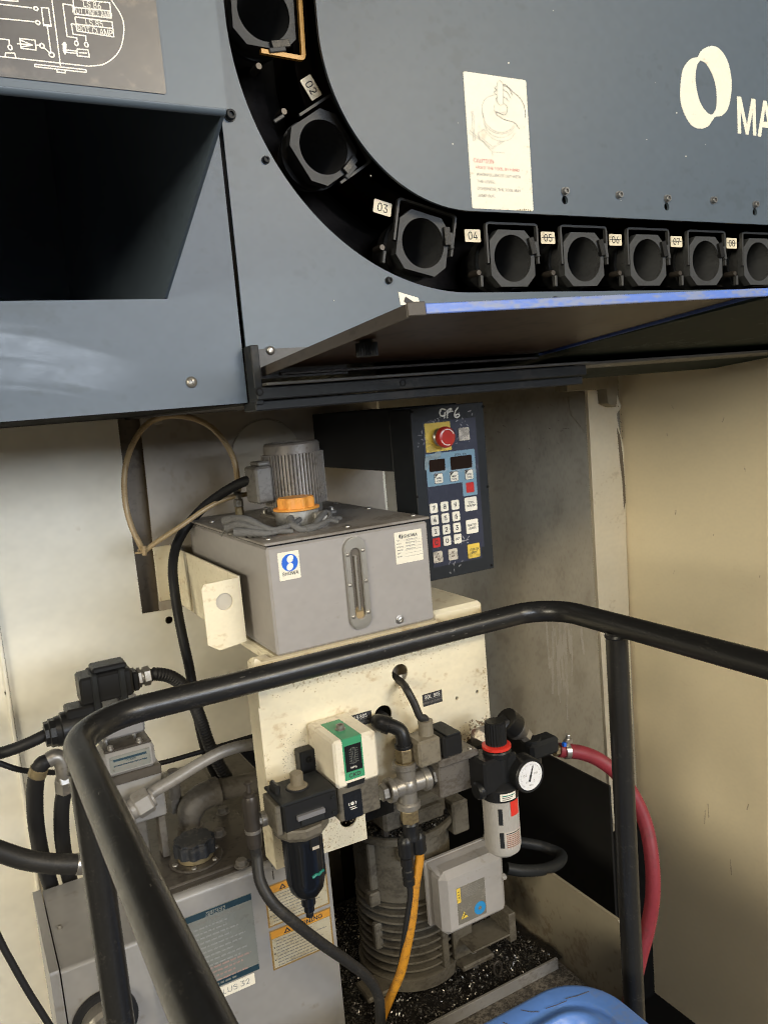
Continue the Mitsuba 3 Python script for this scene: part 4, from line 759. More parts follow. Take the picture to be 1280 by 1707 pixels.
part(k, 'upper_nut', J(hexnut((X0, Y0, Z0+.0435), (X0, Y0, Z0+.069), .0165), cyl((X0, Y0, Z0+.040), (X0, Y0, Z0+.0437), .0175)), 'brass')
part(k, 'lower_nut', hexnut((X0, Y0, Z0-.044), (X0, Y0, Z0-.070), .0165), 'brass')
part(k, 'side_nut', hexnut((X0+.048, Y0, Z0), (X0+.066, Y0, Z0), .0165), 'dull_steel')
part(k, 'left_nut', hexnut((X0-.052, Y0, Z0), (X0-.0405, Y0, Z0), .0150), 'dull_steel')
el_ = [(X0, Y0, Z0+.069), (X0, Y0, Z0+.086), (X0-.002, Y0+.004, Z0+.098), (X0-.012, Y0+.012, Z0+.106), (X0-.026, Y0+.024, Z0+.110)]
part(k, 'elbow', J(tube(el_, .0125, 18), cyl((X0, Y0, Z0+.068), (X0, Y0, Z0+.0745), .0155)), 'plastic_black', 50)
hx, hz = h2
part(k, 'elbow_tail', J(tube([(X0-.020, Y0+.018, Z0+.109), (X0-.030, Y0+.030, Z0+.114), (hx+.006, P0+.008, hz-.012)], [.0145, .0145, .012, .011], 16), cyl((X0-.016, Y0+.014, Z0+.107), (X0-.024, Y0+.022, Z0+.1105), .0155)), 'plastic_black', 50)
solo('air_tube_stub', J(tube([(hx+.004, P0+.004, hz-.010), (hx-.004, P0+.03, hz-.012), (hx-.03, P0+.10, hz-.05)], .0115, 14)), 'rubber', 'black air tube entering the round hole above the pipe cross', 'tube', 50)

k = thing('tube_splitter', 'black push-in Y splitter under the pipe cross, feeding one black and one orange tube', 'pipe fitting')
z1_ = Z0-.070
part(k, 'neck', lathe((X0, Y0, z1_), (0, 0, -1), [(.014, -.002), (.016, .002), (.0145, .006), (.0145, .020), (.016, .024), (.0165, .030)], 28), 'plastic_black', 30)
lx, rx = X0-.0125, X0+.0125
for x_ in (lx, rx):
    part(k, 'outlet', lathe((x_, Y0, z1_-.022), (0, 0, -1), [(.009, 0), (.0135, .006), (.0145, .012), (.0138, .024), (.0142, .026), (.0142, .036), (.012, .039), (.0085, .0395)], 28), 'plastic_black', 35)
part(k, 'coupling', J(lathe((lx, Y0, z1_-.0605), (0, 0, -1), [(.0085, 0), (.0115, .002), (.0115, .016), (.0095, .018), (.0095, .024), (.0110, .026), (.0110, .036), (.0085, .038), (.0085, .041), (.0105, .043), (.0105, .053), (.007, .055)], 28)), 'plastic_black', 35)
bt = [(lx, Y0, z1_-.11), (lx, Y0, z1_-.14)]+[(0.601, 1.17, 0.5604), (0.5923, 1.18, 0.4994), (0.5773, 1.19, 0.4522), (0.555, 1.19, 0.4149), (0.5236, 1.19, 0.3706)]
solo('black_air_tube', tube(bt, .0058, 12), 'rubber', 'thin black air tube running down beside the orange one', 'tube', 50)
ot = [(rx, Y0, z1_-.058), (rx, Y0, z1_-.075)]+[(0.6272, 1.165, 0.6453), (0.6159, 1.165, 0.5919), (0.6014, 1.168, 0.538), (0.5885, 1.175, 0.49), (0.5702, 1.185, 0.4469), (0.5468, 1.185, 0.4104), (0.5231, 1.185, 0.3685)]
solo('orange_air_tube', tube(ot, .0082, 14), 'orange_tube', 'bright orange air tube hanging from the black splitter', 'tube', 50)

# solenoid valve
k = thing('solenoid_valve', 'dirty grey solenoid valve with black coil and cable plug, right of the pipe cross', 'valve')
v0, v1 = (0.6411, 0.9256), (0.6869, 0.8772)
part(k, 'plug', box(v0[0], v1[0], 1.135, 1.185, v1[1]-.003, v0[1]-.004, .004), mat('plug_grey', specked((.16, .14, .105), (.08, .068, .048), 3, .5, .72), .4))
cx_ = (0.6705, 0.9318)[0]+.002
part(k, 'cable_gland', lathe((cx_, 1.160, v0[1]-.006), (0, 0, 1), [(.0135, 0), (.0125, .020), (.0135, .021), (.0135, .027), (.010, .0275)], 20), 'plug_grey', 30)
w0, w1 = (0.686, 0.9315), (0.7269, 0.8823)
part(k, 'coil', box(v1[0]+.0005, w1[0], 1.128, 1.190, w1[1]-.002, (0.7326, 0.9183)[1]+.003, .004), 'plastic_black')
part(k, 'coil_cap', box(v1[0]+.006, w1[0]-.006, 1.124, 1.185, (0.7326, 0.9183)[1]+.0035, (0.7326, 0.9183)[1]+.006, .001), 'frame_black')
b0_, b1_ = (0.6778, 0.8781), (0.7615, 0.8073)
part(k, 'body', J(box(b0_[0], b1_[0], 1.130, 1.2145, (0.685, 0.8642)[1], (0.6863, 0.8792)[1], .004), box(b0_[0]+.004, b1_[0]-.01, 1.142, 1.2145, b1_[1]-.004, (0.6849, 0.8632)[1], .003)), mat('valve_grey', specked((.145, .132, .118), (.07, .058, .046), 3, .46, .7), .28, .3))
for (x_, z_) in ((0.7067, 0.8687), (0.7485, 0.8628)): part(k, 'body_screw', cross_screw((x_, 1.14, (0.6863, 0.8792)[1]+.0005), .0042, (0, 0, 1)), 'steel', 30)
part(k, 'right_nipple', hexnut((b1_[0]-.004, 1.16, b1_[1]+.012), (b1_[0]+.022, 1.16, b1_[1]+.012), .0145), 'dull_steel')
part(k, 'left_nipple', cyl((X0+.066, Y0, Z0), (b0_[0]+.004, Y0, Z0), .0135), 'dull_steel', 30)
solo('valve_cable', J(tube([(h1[0]-.008, P0+.03, h1[1]-.006), (h1[0]-.004, P0-.012, h1[1]-.014)]+[(0.6496, 1.175, 1.0041), (0.6561, 1.165, 0.9813), (0.6629, 1.16, 0.9559)]+[(cx_, 1.16, v0[1]+.024), (cx_, 1.16, v0[1]+.010)], .0068, 14)), 'hose_grey', 'short grey-black cable from the upper round hole of the plate to the solenoid plug', 'cable', 50)

# regulator with gauge
k = thing('air_regulator', 'air filter regulator with black knob, red ring and pale grey slotted bowl', 'regulator')
rx_, ry_ = .788, 1.115
zk1, zk0 = (0.7955, 0.9284)[1], (0.7921, 0.8868)[1]
kn = [((.0185+.0007*math.cos(24*t))*math.cos(t)+rx_, (.0185+.0007*math.cos(24*t))*math.sin(t)+ry_) for t in np.linspace(0, 2*math.pi, 144, endpoint=False)]
part(k, 'knob', J(slab(kn, zk0, zk1-zk0-.002), slab(Polygon(kn).buffer(-.002), zk1-.002, .002)), 'plastic_black', 30)
part(k, 'red_ring', lathe((rx_, ry_, zk0-.009), (0, 0, 1), [(.022, 0), (.0258, .002), (.0258, .007), (.022, .009), (.016, .0092)], 40), 'red_plastic', 30)
part(k, 'bonnet', lathe((rx_, ry_, zk0-.0095), (0, 0, -1), [(.024, 0), (.0255, .003), (.0245, .012), (.022, .014), (.021, .05)], 36), 'plastic_black', 30)
zb1 = (0.7815, 0.7903)[1]
part(k, 'body', J(box(rx_-.043, rx_+.030, ry_-.020, ry_+.035, zb1+.016, zk0-.018, .004), lathe((rx_, ry_, zb1-.001), (0, 0, 1), [(.030, 0), (.0335, .001), (.0335, .020), (.031, .023), (.022, .030)], 40)), 'plastic_black', 30)
part(k, 'side_knob', lathe((rx_-.040, ry_-.002, zb1+.022), (-1, 0, 0), [(.016, 0), (.016, .008), (.013, .012), (.0001, .012)], 20), 'plastic_black', 30)
zq = (0.7725, 0.6805)[1]
bw = part(k, 'bowl', lathe((rx_, ry_, zb1-.0015), (0, 0, -1), [(.0322, 0), (.0322, .006), (.0325, zb1-zq-.020), (.030, zb1-zq-.009), (.022, zb1-zq-.002), (.0001, zb1-zq)], 56), 'bowl_white', 30)
def curved(x0, x1, z0, z1, rad, t=.0006):
    """A patch on the bowl between two horizontal offsets seen from its front-left."""
    out = []; n_ = 8
    aa = np.linspace(x0, x1, n_)
    v = [(rx_+r_*math.cos(a), ry_+r_*math.sin(a), z) for r_ in (rad, rad+t) for a in aa for z in (z0, z1)]
    f = []
    for i in range(n_-1):
        o = 2*i; p_ = o+2*n_
        f += [[p_, p_+2, p_+3], [p_, p_+3, p_+1], [o, o+3, o+2], [o, o+1, o+3], [o+1, p_+1, p_+3], [o+1, p_+3, o+3], [o, p_+2, p_], [o, o+2, p_+2]]
    f += [[0, 2*n_, 2*n_+1], [0, 2*n_+1, 1]]; e_ = 2*(n_-1); f += [[e_, e_+2*n_+1, e_+2*n_], [e_, e_+1, e_+2*n_+1]]
    return trimesh.Trimesh(np.array(v), f, process=False)
ang = lambda px_: math.radians(-90-31)+math.asin(max(-1, min(1, (px_-828)/30.5)))
zz = lambda yv: (0.7584, 0.8113)[1]+(yv-1326)*((0.7497, 0.7048)[1]-(0.7584, 0.8113)[1])/98
zof = (0.7584, 0.8113)[1]-zb1
for y0_, y1_ in ((1337, 1365), (1378, 1405)):
    part(bw, 'slot', curved(ang(821), ang(828), zz(y1_)-zof, zz(y0_)-zof, .0322), 'frame_black')
part(bw, 'release_tab', curved(ang(842), ang(855), zz(1352)-zof, zz(1327)-zof, .0324, .0012), 'red_plastic')
part(bw, 'tab_surround', curved(ang(838), ang(856.5), zz(1357)-zof, zz(1340)-zof, .0322, .0006), 'bowl_white')
pr = part(bw, 'warning_print', curved(ang(830), ang(857), zz(1409)-zof, zz(1378)-zof, .0322, .0003), mat('bowl_label', specked((.42, .375, .33), (.33, .24, .18), 6, .5, .7), .5))
for i in range(8): part(pr, 'print_line', curved(ang(832), ang(855), zz(1381.5+i*3.3)-zof, zz(1380+i*3.3)-zof, .0326, .0002), 'ink' if i == 0 else 'red_faint' if False else mat('rust_ink', (.22, .10, .07), .6) if i == 1 else 'rust_ink' if i else 'ink')
part(k, 'body_label', curved(ang(826), ang(851), zz(1323)-zof, zz(1311)-zof, .0337, .0005), 'key_white')
for i in range(3): part(k, 'label_print', curved(ang(829), ang(849-3*i), zz(1315.4+i*3)-zof, zz(1313.8+i*3)-zof, .0343, .0002), 'teal_paint' if i == 0 else 'faint_ink')
part(k, 'drain_tip', cyl((rx_, ry_, zq-.010), (rx_, ry_, zq+.001), .004), 'dull_steel')
part(k, 'bracket', J(plate(rr((0.7731, 0.8964)[0], (0.8168, 0.8841)[0], (0.7904, 0.8625)[1], (0.7934, 0.8977)[1], .006), 1.172, .002), box((0.7731, 0.8964)[0]+.01, rx_+.02, ry_+.0, 1.172, zk0-.0105, zk0-.0088, .0004)), 'steel')
gc = (0.8282, 1.075, 0.8276)
ga = part(k, 'gauge', J(lathe((gc[0], 1.075, gc[2]), (0, 1, 0), [(.0262, .001), (.0300, 0), (.0315, .002), (.0318, .030), (.028, .037), (.010, .040), (.010, .045)], 48), tube([(gc[0], 1.10, gc[2]), (gc[0]-.02, 1.112, gc[2]), (rx_+.02, ry_, gc[2])], .009, 12)), 'plastic_black', 30, label='round pressure gauge with white dial')
dl = part(ga, 'dial', cyl((gc[0], 1.0765, gc[2]), (gc[0], 1.0745, gc[2]), .0258, 48, .0002), 'gauge_white', 30)
yy = 1.0745
tk = [LineString([(gc[0]+r0*math.cos(a), gc[2]+r0*math.sin(a)), (gc[0]+.0225*math.cos(a), gc[2]+.0225*math.sin(a))]).buffer(.00022) for a, r0 in [(math.radians(225-i*270/40), .0195 if i % 5 == 0 else .0210) for i in range(41)]]
part(dl, 'tick', plate(unary_union(tk), yy, .0002), 'faint_ink')
for sx_, sz_, s in ((-.012, .004, '0.2'), (.011, .003, '0.8'), (.008, -.010, '1'), (-.009, -.010, '0')): part(dl, 'numeral', text(s, gc[0]+sx_, gc[2]+sz_, yy, .0040, .0002), 'faint_ink')
part(dl, 'lettering', text('MPa', gc[0], gc[2]-.0165, yy, .0030, .0002), 'faint_ink')
dn = np.array([.006, .017]); dn = dn/np.linalg.norm(dn)
nd = Polygon([(gc[0]-dn[0]*.010-dn[1]*.0022, gc[2]-dn[1]*.010+dn[0]*.0022), (gc[0]-dn[0]*.010+dn[1]*.0022, gc[2]-dn[1]*.010-dn[0]*.0022), (gc[0]+dn[0]*.019+dn[1]*.0009, gc[2]+dn[1]*.019), (gc[0]+dn[0]*.019-dn[1]*.0009, gc[2]+dn[1]*.019)]).union(Point(gc[0], gc[2]).buffer(.0024))
part(dl, 'needle', plate(nd, yy, .0007), 'ink')

k = thing('shutoff_valve', 'dark shut-off valve with brass-grey union and hose tail, behind the regulator', 'valve')
s0 = (0.886, 1.2, 0.8621)
d_ = np.array((0.931, 1.19, 0.8233))-np.array((0.8871, 1.19, 0.8651)); d_ /= np.linalg.norm(d_)
part(k, 'elbow', J(cyl(np.array((0.8871, 1.19, 0.8651))-d_*.030, np.array((0.8871, 1.19, 0.8651))-d_*.001, .0245), tube([tuple(np.array((0.8871, 1.19, 0.8651))-d_*.02), (rx_+.012, 1.205, s0[2]-.02), (rx_, 1.20, zb1+.04)], .018, 16)), 'plastic_black', 40)
part(k, 'union', lathe(np.array((0.8871, 1.19, 0.8651)), d_, [(.022, 0), (.023, .003), (.023, .009), (.0165, .010), (.0165, .022), (.012, .023)], 24), 'union_steel', 30)
part(k, 'union_nut', hexnut(np.array((0.8871, 1.19, 0.8651))+d_*.022, np.array((0.8871, 1.19, 0.8651))+d_*.040, .0135), 'gauge_steel')
e0, e1 = (0.9151, 1.19, 0.8107), (0.9833, 1.19, 0.7906)
part(k, 'valve_body', J(box(e0[0]-.006, e1[0]-.004, 1.17, 1.21, e0[2]-.018, e0[2]+.016, .006), cyl((e0[0]+.01, 1.19, e0[2]-.03), (e0[0]+.01, 1.19, e0[2]+.02), .017)), 'frame_black', 30)
part(k, 'hose_tail', hexnut((e1[0]-.005, 1.19, e1[2]-.001), (e1[0]+.014, 1.19, e1[2]-.004), .0115), 'brass')
rh = [(e1[0]+.008, 1.19, e1[2]-.003)]+[(1.008, 1.185, 0.7826), (1.0364, 1.17, 0.7745), (1.0613, 1.15, 0.7591), (1.0882, 1.13, 0.728), (1.1077, 1.11, 0.684), (1.1165, 1.09, 0.6298), (1.1083, 1.07, 0.5721), (1.097, 1.06, 0.5051), (1.0802, 1.06, 0.4416), (1.0578, 1.06, 0.3934), (1.0351, 1.06, 0.3391), (1.0156, 1.06, 0.2836), (0.9862, 1.06, 0.2203)]
solo('red_hose', tube(rh, [.0142, .0142, .0142, .0145, .015], 20, 12), 'hose_red', 'thick red rubber air hose arching down behind the rail post', 'hose', 50)
k = thing('hose_clamp', 'bright screw clamp round the start of the red hose', 'hose clamp')
hp = np.array((1.0049, 1.185, 0.7835))
part(k, 'band', lathe(hp+np.array([-.004, 0, .0005]), (1, -.25, -.09), [(.0145, 0), (.0158, 0), (.0158, .010), (.0145, .010)], 32), 'steel', 30)
part(k, 'screw_housing', box(hp[0]-.006, hp[0]+.010, hp[1]-.012, hp[1]+.002, hp[2]+.0165, hp[2]+.026, .002), 'steel')
part(k, 'screw', hexnut((hp[0]+.002, hp[1]-.004, hp[2]+.024), (hp[0]+.004, hp[1]-.004, hp[2]+.034), .005), 'steel')
part(k, 'blue_tag', box(hp[0]-.012, hp[0]-.005, hp[1]-.010, hp[1]-.002, hp[2]+.014, hp[2]+.022, .001), 'emblem_blue')

# ---------------------------------------------------------------- pump motor in its tray
setting('plinth', box(.30, 1.015, 1.00, 1.72, -.45, .276, .004), 'concrete', 'dirty speckled plinth under the pump tray')
k = thing('pump_tray', 'grey steel drip tray full of metal chips, under the pump motor', 'tray')
part(k, 'floor', box(.52, 1.00, 1.243, 1.72, .2775, .2815, .0005), 'sludge')
part(k, 'front_lip', box(.52, .994, 1.236, 1.242, .277, .303, .0008), mat('lip_grey', specked((.215, .205, .19), (.11, .095, .075), 2, .5, .7), .45))
def flakes(pts, lo, hi, seed):
    """Curled metal chips lying at the points."""
    r = np.random.default_rng(seed); v = []; f = []
    for p in pts:
        a, b, s = r.uniform(0, 6.28), r.normal(0, .5), r.uniform(lo, hi); w = s*r.uniform(.25, .6)
        u = np.array([math.cos(a)*math.cos(b), math.sin(a)*math.cos(b), math.sin(b)]); t = np.cross(u, [r.normal(0, .4), r.normal(0, .4), 1]); t /= np.linalg.norm(t); n = np.cross(u, t); o = len(v)
        c = r.uniform(-.4, .4)*s
        for e, g in ((-1, c), (0, 0), (1, c)):
            for q in (-1, 1): v.append(np.array(p)+u*e*s/2+t*q*w/2+n*g)
        f += [[o, o+1, o+3], [o, o+3, o+2], [o+2, o+3, o+5], [o+2, o+5, o+4]]
    return trimesh.Trimesh(np.array(v), f, process=False)
r = np.random.default_rng(77)
AX, AY = .742, 1.425
pts = []
while len(pts) < 11000:
    x, y = r.uniform(.53, .99), r.uniform(1.25, 1.68)
    h_ = .283+.020*meshkit.fbm(np.array([x*14, y*14, 0]), 3)+r.uniform(0, .006)
    if x > 1.008: continue
    pts.append((x, y, h_))
xs, ys_ = np.meshgrid(np.linspace(.525, 1.012, 60), np.linspace(1.2425, 1.70, 54), indexing='ij')
hh = .279+.020*meshkit.fbm(np.stack([xs*14, ys_*14, 0*xs], -1), 3)+.004*meshkit.noise(np.stack([xs*190, ys_*190, 0*xs], -1))
vv = np.stack([xs, ys_, hh], -1).reshape(-1, 3); ff = [[i*54+j, (i+1)*54+j, (i+1)*54+j+1, i*54+j+1] for i in range(59) for j in range(53)]
scene['metal_chips__bed'] = mikit.ply((vv, np.array(ff)), 'sludge', smooth=True)
scene['metal_chips__flake'] = mikit.ply(flakes(pts, .0014, .0055, 1), 'chip')
cu = []
for _ in range(150):
    x, y = r.uniform(.55, .98), r.uniform(1.255, 1.62); a, R0, n_ = r.uniform(0, 6.28), r.uniform(.0025, .006), int(r.uniform(9, 20))
    q = np.array([(R0*math.cos(t), t*.0012, R0*math.sin(t)) for t in np.arange(n_)*.75])
    q = np.stack([q[:, 0]*math.cos(a)-q[:, 1]*math.sin(a)+x, q[:, 0]*math.sin(a)+q[:, 1]*math.cos(a)+y, q[:, 2]+R0*.8+.287+.020*meshkit.fbm(np.array([x*14, y*14, 0]), 3)], 1)
    cu.append(tube(q, r.uniform(.0005, .0010), 4, smooth=False))
scene['metal_chips__curl'] = mikit.ply(J(*cu), 'chip'); labels['metal_chips__curl'] = {'kind': 'stuff'}
labels['metal_chips'] = {'label': 'oily bed of glittering dark metal chips in the tray', 'category': 'metal chips', 'kind': 'stuff'}
for q in ('bed', 'flake'): labels['metal_chips__'+q] = {'kind': 'stuff'}

k = thing('pump_motor', 'dirty cast pump motor with ring fins standing upright in the tray', 'motor')
zf = lambda y: (0.7145, 1.315, 0.6361)[2]+(y-1400)*((0.6862, 1.315, 0.3333)[2]-(0.7145, 1.315, 0.6361)[2])/240
z_top, z_b0, z_f0, z_f1, z_bot = zf(1394), zf(1408), zf(1513), zf(1640), zf(1664)
rb = .103
part(k, 'top_flange', lathe((AX, AY, z_b0), (0, 0, 1), [(.100, 0), (.116, .001), (.118, .004), (.118, z_top-z_b0-.002), (.115, z_top-z_b0), (.0001, z_top-z_b0+.001)], 64), 'cast_beige', 35)
part(k, 'body', lathe((AX, AY, z_f0), (0, 0, 1), [(.100, 0), (rb, .004), (rb, z_b0-z_f0)], 64), 'cast_beige', 35)
part(k, 'core', cyl((AX, AY, z_f1-.01), (AX, AY, z_f0+.002), .086, 48), 'sludge', 30)
nfin = 9
for i in range(nfin):
    zc = z_f0-(i+.35)*(z_f0-z_f1)/nfin
    part(k, 'fin', lathe((AX, AY, zc-.0028), (0, 0, 1), [(.080, 0), (.1045, 0), (.1062, .0014), (.1062, .0032), (.1045, .0046), (.080, .0052)], 64), 'cast_beige', 35)
part(k, 'base_flange', J(lathe((AX, AY, z_bot), (0, 0, 1), [(.100, 0), (.112, .002), (.112, z_f1-z_bot-.004), (.106, z_f1-z_bot), (.0001, z_f1-z_bot)], 64)), 'cast_beige', 35)
for m_ in (box(AX+.055, AX+.135, AY-.125, AY-.045, z_bot+.012, z_bot+.024, .003), box(AX-.15, AX-.085, AY-.09, AY-.03, z_bot+.012, z_bot+.024, .003)): part(k, 'foot', m_, 'cast_beige')
part(k, 'foot_bolt', J(hexnut((AX+.10, AY-.095, z_bot-.012), (AX+.10, AY-.095, z_bot+.011), .012), hexnut((AX+.10, AY-.095, z_bot+.0245), (AX+.10, AY-.095, z_bot+.036), .010)), 'cast_grey')
part(k, 'rib', J(box(AX+.020, AX+.034, AY-.110, AY-.08, z_f1-.002, z_f0+.01, .002), box(AX+.050, AX+.098, AY-.104, AY-.03, z_f1-.002, z_f0+.02, .003)), 'cast_beige')
for m_ in (box(AX-.112, AX-.088, AY-.060, AY-.034, z_f0-.002, z_f0+.028, .003), box(AX-.106, AX-.088, AY-.055, AY-.038, z_f0+.030, z_b0, .003), box(AX-.104, AX-.086, AY-.052, AY-.036, zf(1595), zf(1550), .003)): part(k, 'side_rib', m_, 'cast_beige')
for m_ in (box(AX-.062, AX-.030, AY-.118, AY-.09, zf(1432), z_b0-.001, .003), box(AX+.075, AX+.115, AY-.098, AY-.05, zf(1428), zf(1372), .004)): part(k, 'lug', m_, 'cast_beige')
for t in np.radians([226, 262, 318, 180, 20]): part(k, 'flange_bolt', hexnut((AX+.103*math.cos(t), AY+.103*math.sin(t), z_top+.001), (AX+.103*math.cos(t), AY+.103*math.sin(t), z_top+.013), .0095), 'dull_dark')
part(k, 'pump_head', J(cyl((AX, AY+.01, z_top+.001), (AX, AY+.01, z_top+.030), .078, 48), box(AX-.085, AX+.060, AY-.100, AY+.02, z_top+.018, z_top+.068, .006), box(AX-.05, AX+.045, AY-.115, AY-.04, z_top+.020, z_top+.050, .004)), 'cast_beige', 30)
part(k, 'head_bolt', hex_bolt((AX-.035, AY-.1155, z_top+.037), .0052), 'dull_dark', 30)
pts = []; r = np.random.default_rng(8)
while len(pts) < 700:
    a, q = r.uniform(math.radians(175), math.radians(365)), math.sqrt(r.uniform(.40, 1))*.115
    pts.append((AX+q*math.cos(a), AY+q*math.sin(a), z_top+.002+r.uniform(0, .006)))
scene[k+'__chip_litter'] = mikit.ply(J(flakes(pts, .002, .006, 2)), 'chip'); labels[k+'__chip_litter'] = {'kind': 'stuff', 'label': 'metal chips lying on the flange'}
part(k, 'oil_film', J(lathe((AX, AY, z_top+.0012), (0, 0, 1), [(.0001, 0), (.114, 0), (.113, .0012), (.0001, .0022)], 48)), 'sludge', 30)
# terminal box
yt = 1.235
t0, t1 = (0.7271, 0.5947), (0.8761, 0.4724)
tb = part(k, 'terminal_box', J(box(t0[0]-.004, t1[0], yt, yt+.052, (0.7149, 0.4589)[1], (0.7268, 0.5923)[1], .013)), mat('terminal_grey', specked((.285, .27, .257), (.19, .165, .135), 1.6, .58, .78), .42), 20, label='pale grey terminal box with rounded cover and warning label')
bz0, bz1 = (0.7149, 0.4589)[1], (0.7268, 0.5923)[1]
part(tb, 'flange', box(t0[0]-.007, t1[0]+.005, yt+.0525, yt+.066, bz0-.002, bz1+.004, .006), 'terminal_grey')
part(tb, 'hood', trimesh.convex.convex_hull(np.array([(t0[0]-.004, yt+.02, bz1-.004), (t1[0], yt+.02, bz1-.004), (t0[0]-.004, yt+.052, bz1+.003), (t1[0], yt+.052, bz1+.003), (t0[0]-.004, yt+.052, bz1-.006), (t1[0], yt+.052, bz1-.006), (t1[0]-.01, yt+.004, bz1-.012), (t0[0]+.006, yt+.004, bz1-.012)])), 'terminal_grey')
part(tb, 'cover_screw', hex_bolt((t1[0]-.009, yt-.0005, (bz0+bz1)/2+.014), .0048), 'terminal_grey', 30)
part(tb, 'corner_bolt', hexnut((t1[0]-.010, yt+.05, bz1+.004), (t1[0]-.010, yt+.05, bz1+.016), .005), 'dull_steel')
q0, q1 = (0.7544, 0.5557), (0.821, 0.4781)
lb = part(tb, 'warning_label', plate(sbox(q0[0], (0.756, 0.4789)[1], q1[0], q0[1]), yt, .0006), mat('label_dark', specked((.13, .12, .10), (.20, .18, .15), 5, .5, .7), .45))
yy = yt-.0006; lz0, lz1 = (0.756, 0.4789)[1], q0[1]
part(lb, 'yellow_strip', plate(sbox(q0[0], lz1-.031, q0[0]+.0085, lz1-.0005), yy, .0003), 'yellow')
part(lb, 'mark', plate(unary_union([Point(q0[0]+.0042, lz1-.008-.006*i).buffer(.0014) for i in range(3)]), yy-.0003, .0003), 'ink')
tri = [(q0[0]+.006, lz0+.010), (q0[0]+.022, lz0+.010), (q0[0]+.014, lz0+.024)]
part(lb, 'warning_triangle', plate(Polygon(tri), yy, .0003), 'yellow')
part(lb, 'bolt_mark', plate(LineString([(q0[0]+.011, lz0+.012), (q0[0]+.0135, lz0+.016), (q0[0]+.017, lz0+.0165), (q0[0]+.0145, lz0+.020)]).buffer(.0010), yy-.0003, .0003), 'ink')
part(lb, 'blue_disc', plate(Point(q1[0]-.015, lz0+.017).buffer(.0135, 20).difference(Point(q1[0]-.015, lz0+.017).buffer(.004)), yy, .0003), mat('disc_blue', (.02, .19, .42), .45))
part(lb, 'print', scribble(q0[0]+.011, q1[0]-.002, lz1-.004, .0034, 7, yy, .0013, 5), 'faint_ink')
part(k, 'cable_bracket', J(box((0.8051, 0.3776)[0], (0.9137, 0.3521)[0], 1.27, 1.34, (0.8398, 0.3766)[1]-.002, (0.8398, 0.3766)[1]+.002, .001), box((0.8988, 0.3862)[0], (0.9158, 0.3791)[0], 1.27, 1.34, (0.8816, 0.3586)[1], (0.8867, 0.4219)[1], .001)), 'cast_beige')
solo('lead_wires', J(tube([(0.9297, 1.31, 0.496), (0.9629, 1.3, 0.4831), (1.0195, 1.3, 0.4646), (1.0783, 1.32, 0.4469), (1.1214, 1.36, 0.4336), (1.1021, 1.4, 0.441), (1.0572, 1.42, 0.4582), (1.0209, 1.44, 0.4694)], .0125, 16)), 'frame_black', 'loop of thick black cable beside the terminal box', 'cable', 50)
solo('eye_bolt', J(tube([(.865+.010*math.cos(t), 1.275, .312+.016*math.sin(t)) for t in np.linspace(-1.2, 4.4, 14)], .0026, 10), cyl((.865, 1.275, .283), (.865, 1.275, .298), .006)), 'dull_dark', 'small dark wire loop standing up in the chips by the tray lip', 'eye bolt', 50)

# ---------------------------------------------------------------- hydraulic unit
k = thing('hydraulic_unit', 'grey hydraulic tank with specification plate, warning labels and oily top', 'hydraulic unit')
H = 1.25; zt2 = .735; xr = .503
pts = [(y, z) for y, z in [(H, .20), (H, zt2-.010)]+[(H+.010-.010*math.cos(t), zt2-.010+.010*math.sin(t)) for t in np.linspace(.2, math.pi/2, 6)]+[(1.74, zt2), (1.74, .20)]]
part(k, 'tank', sheet(pts, .17, xr-.17), 'unit_grey', 40)
part(k, 'top_plate', box(.215, .405, H+.026, 1.72, zt2+.0005, zt2+.006, .002), 'unit_top')
part(k, 'top_film', box(.176, xr-.002, H+.013, 1.73, zt2+.0002, zt2+.0016, .0004), 'unit_top')
part(k, 'weld_seam', tube([(.398, H+.012, zt2+.0008), (.398, H+.0015, zt2-.006), (.398, H-.0002, zt2-.030)], .0012, 8, smooth=False), 'unit_top')
# left, nearer box with the suction filter
L1 = part(k, 'side_box', sheet([(1.176, .20), (1.176, zt2-.006)]+[(1.182-.006*math.cos(t), zt2-.006+.006*math.sin(t)) for t in np.linspace(.3, math.pi/2, 4)]+[(1.412, zt2), (1.412, .20)], .0465, .168-.0465), 'unit_grey', 40, label='nearer left box of the hydraulic tank')
part(L1, 'edge_strip', sheet([(1.174, .20), (1.174, zt2-.004), (1.178, zt2+.002), (1.414, zt2+.002), (1.414, .20)], .0315, .013), 'unit_grey', 40)
part(L1, 'screw', hex_bolt(((0.059, 1.2838, 0.735)[0], (0.059, 1.2838, 0.735)[1], zt2), .0035, (0, 0, 1)), 'dull_steel', 30)
sc_ = (0.0912, 0.6371)
part(L1, 'filter_cap', J(lathe((sc_[0]+.004, 1.1755, sc_[1]), (0, -1, 0), [(.040, 0), (.040, .006), (.036, .008), (.033, .028), (.028, .034), (.0001, .036)], 48)), 'dull_steel', 30)
part(L1, 'filter_ring', lathe((sc_[0]+.004, 1.1757, sc_[1]), (0, -1, 0), [(.0405, .003), (.047, .003), (.047, .010), (.0405, .010)], 48), 'rubber', 30)
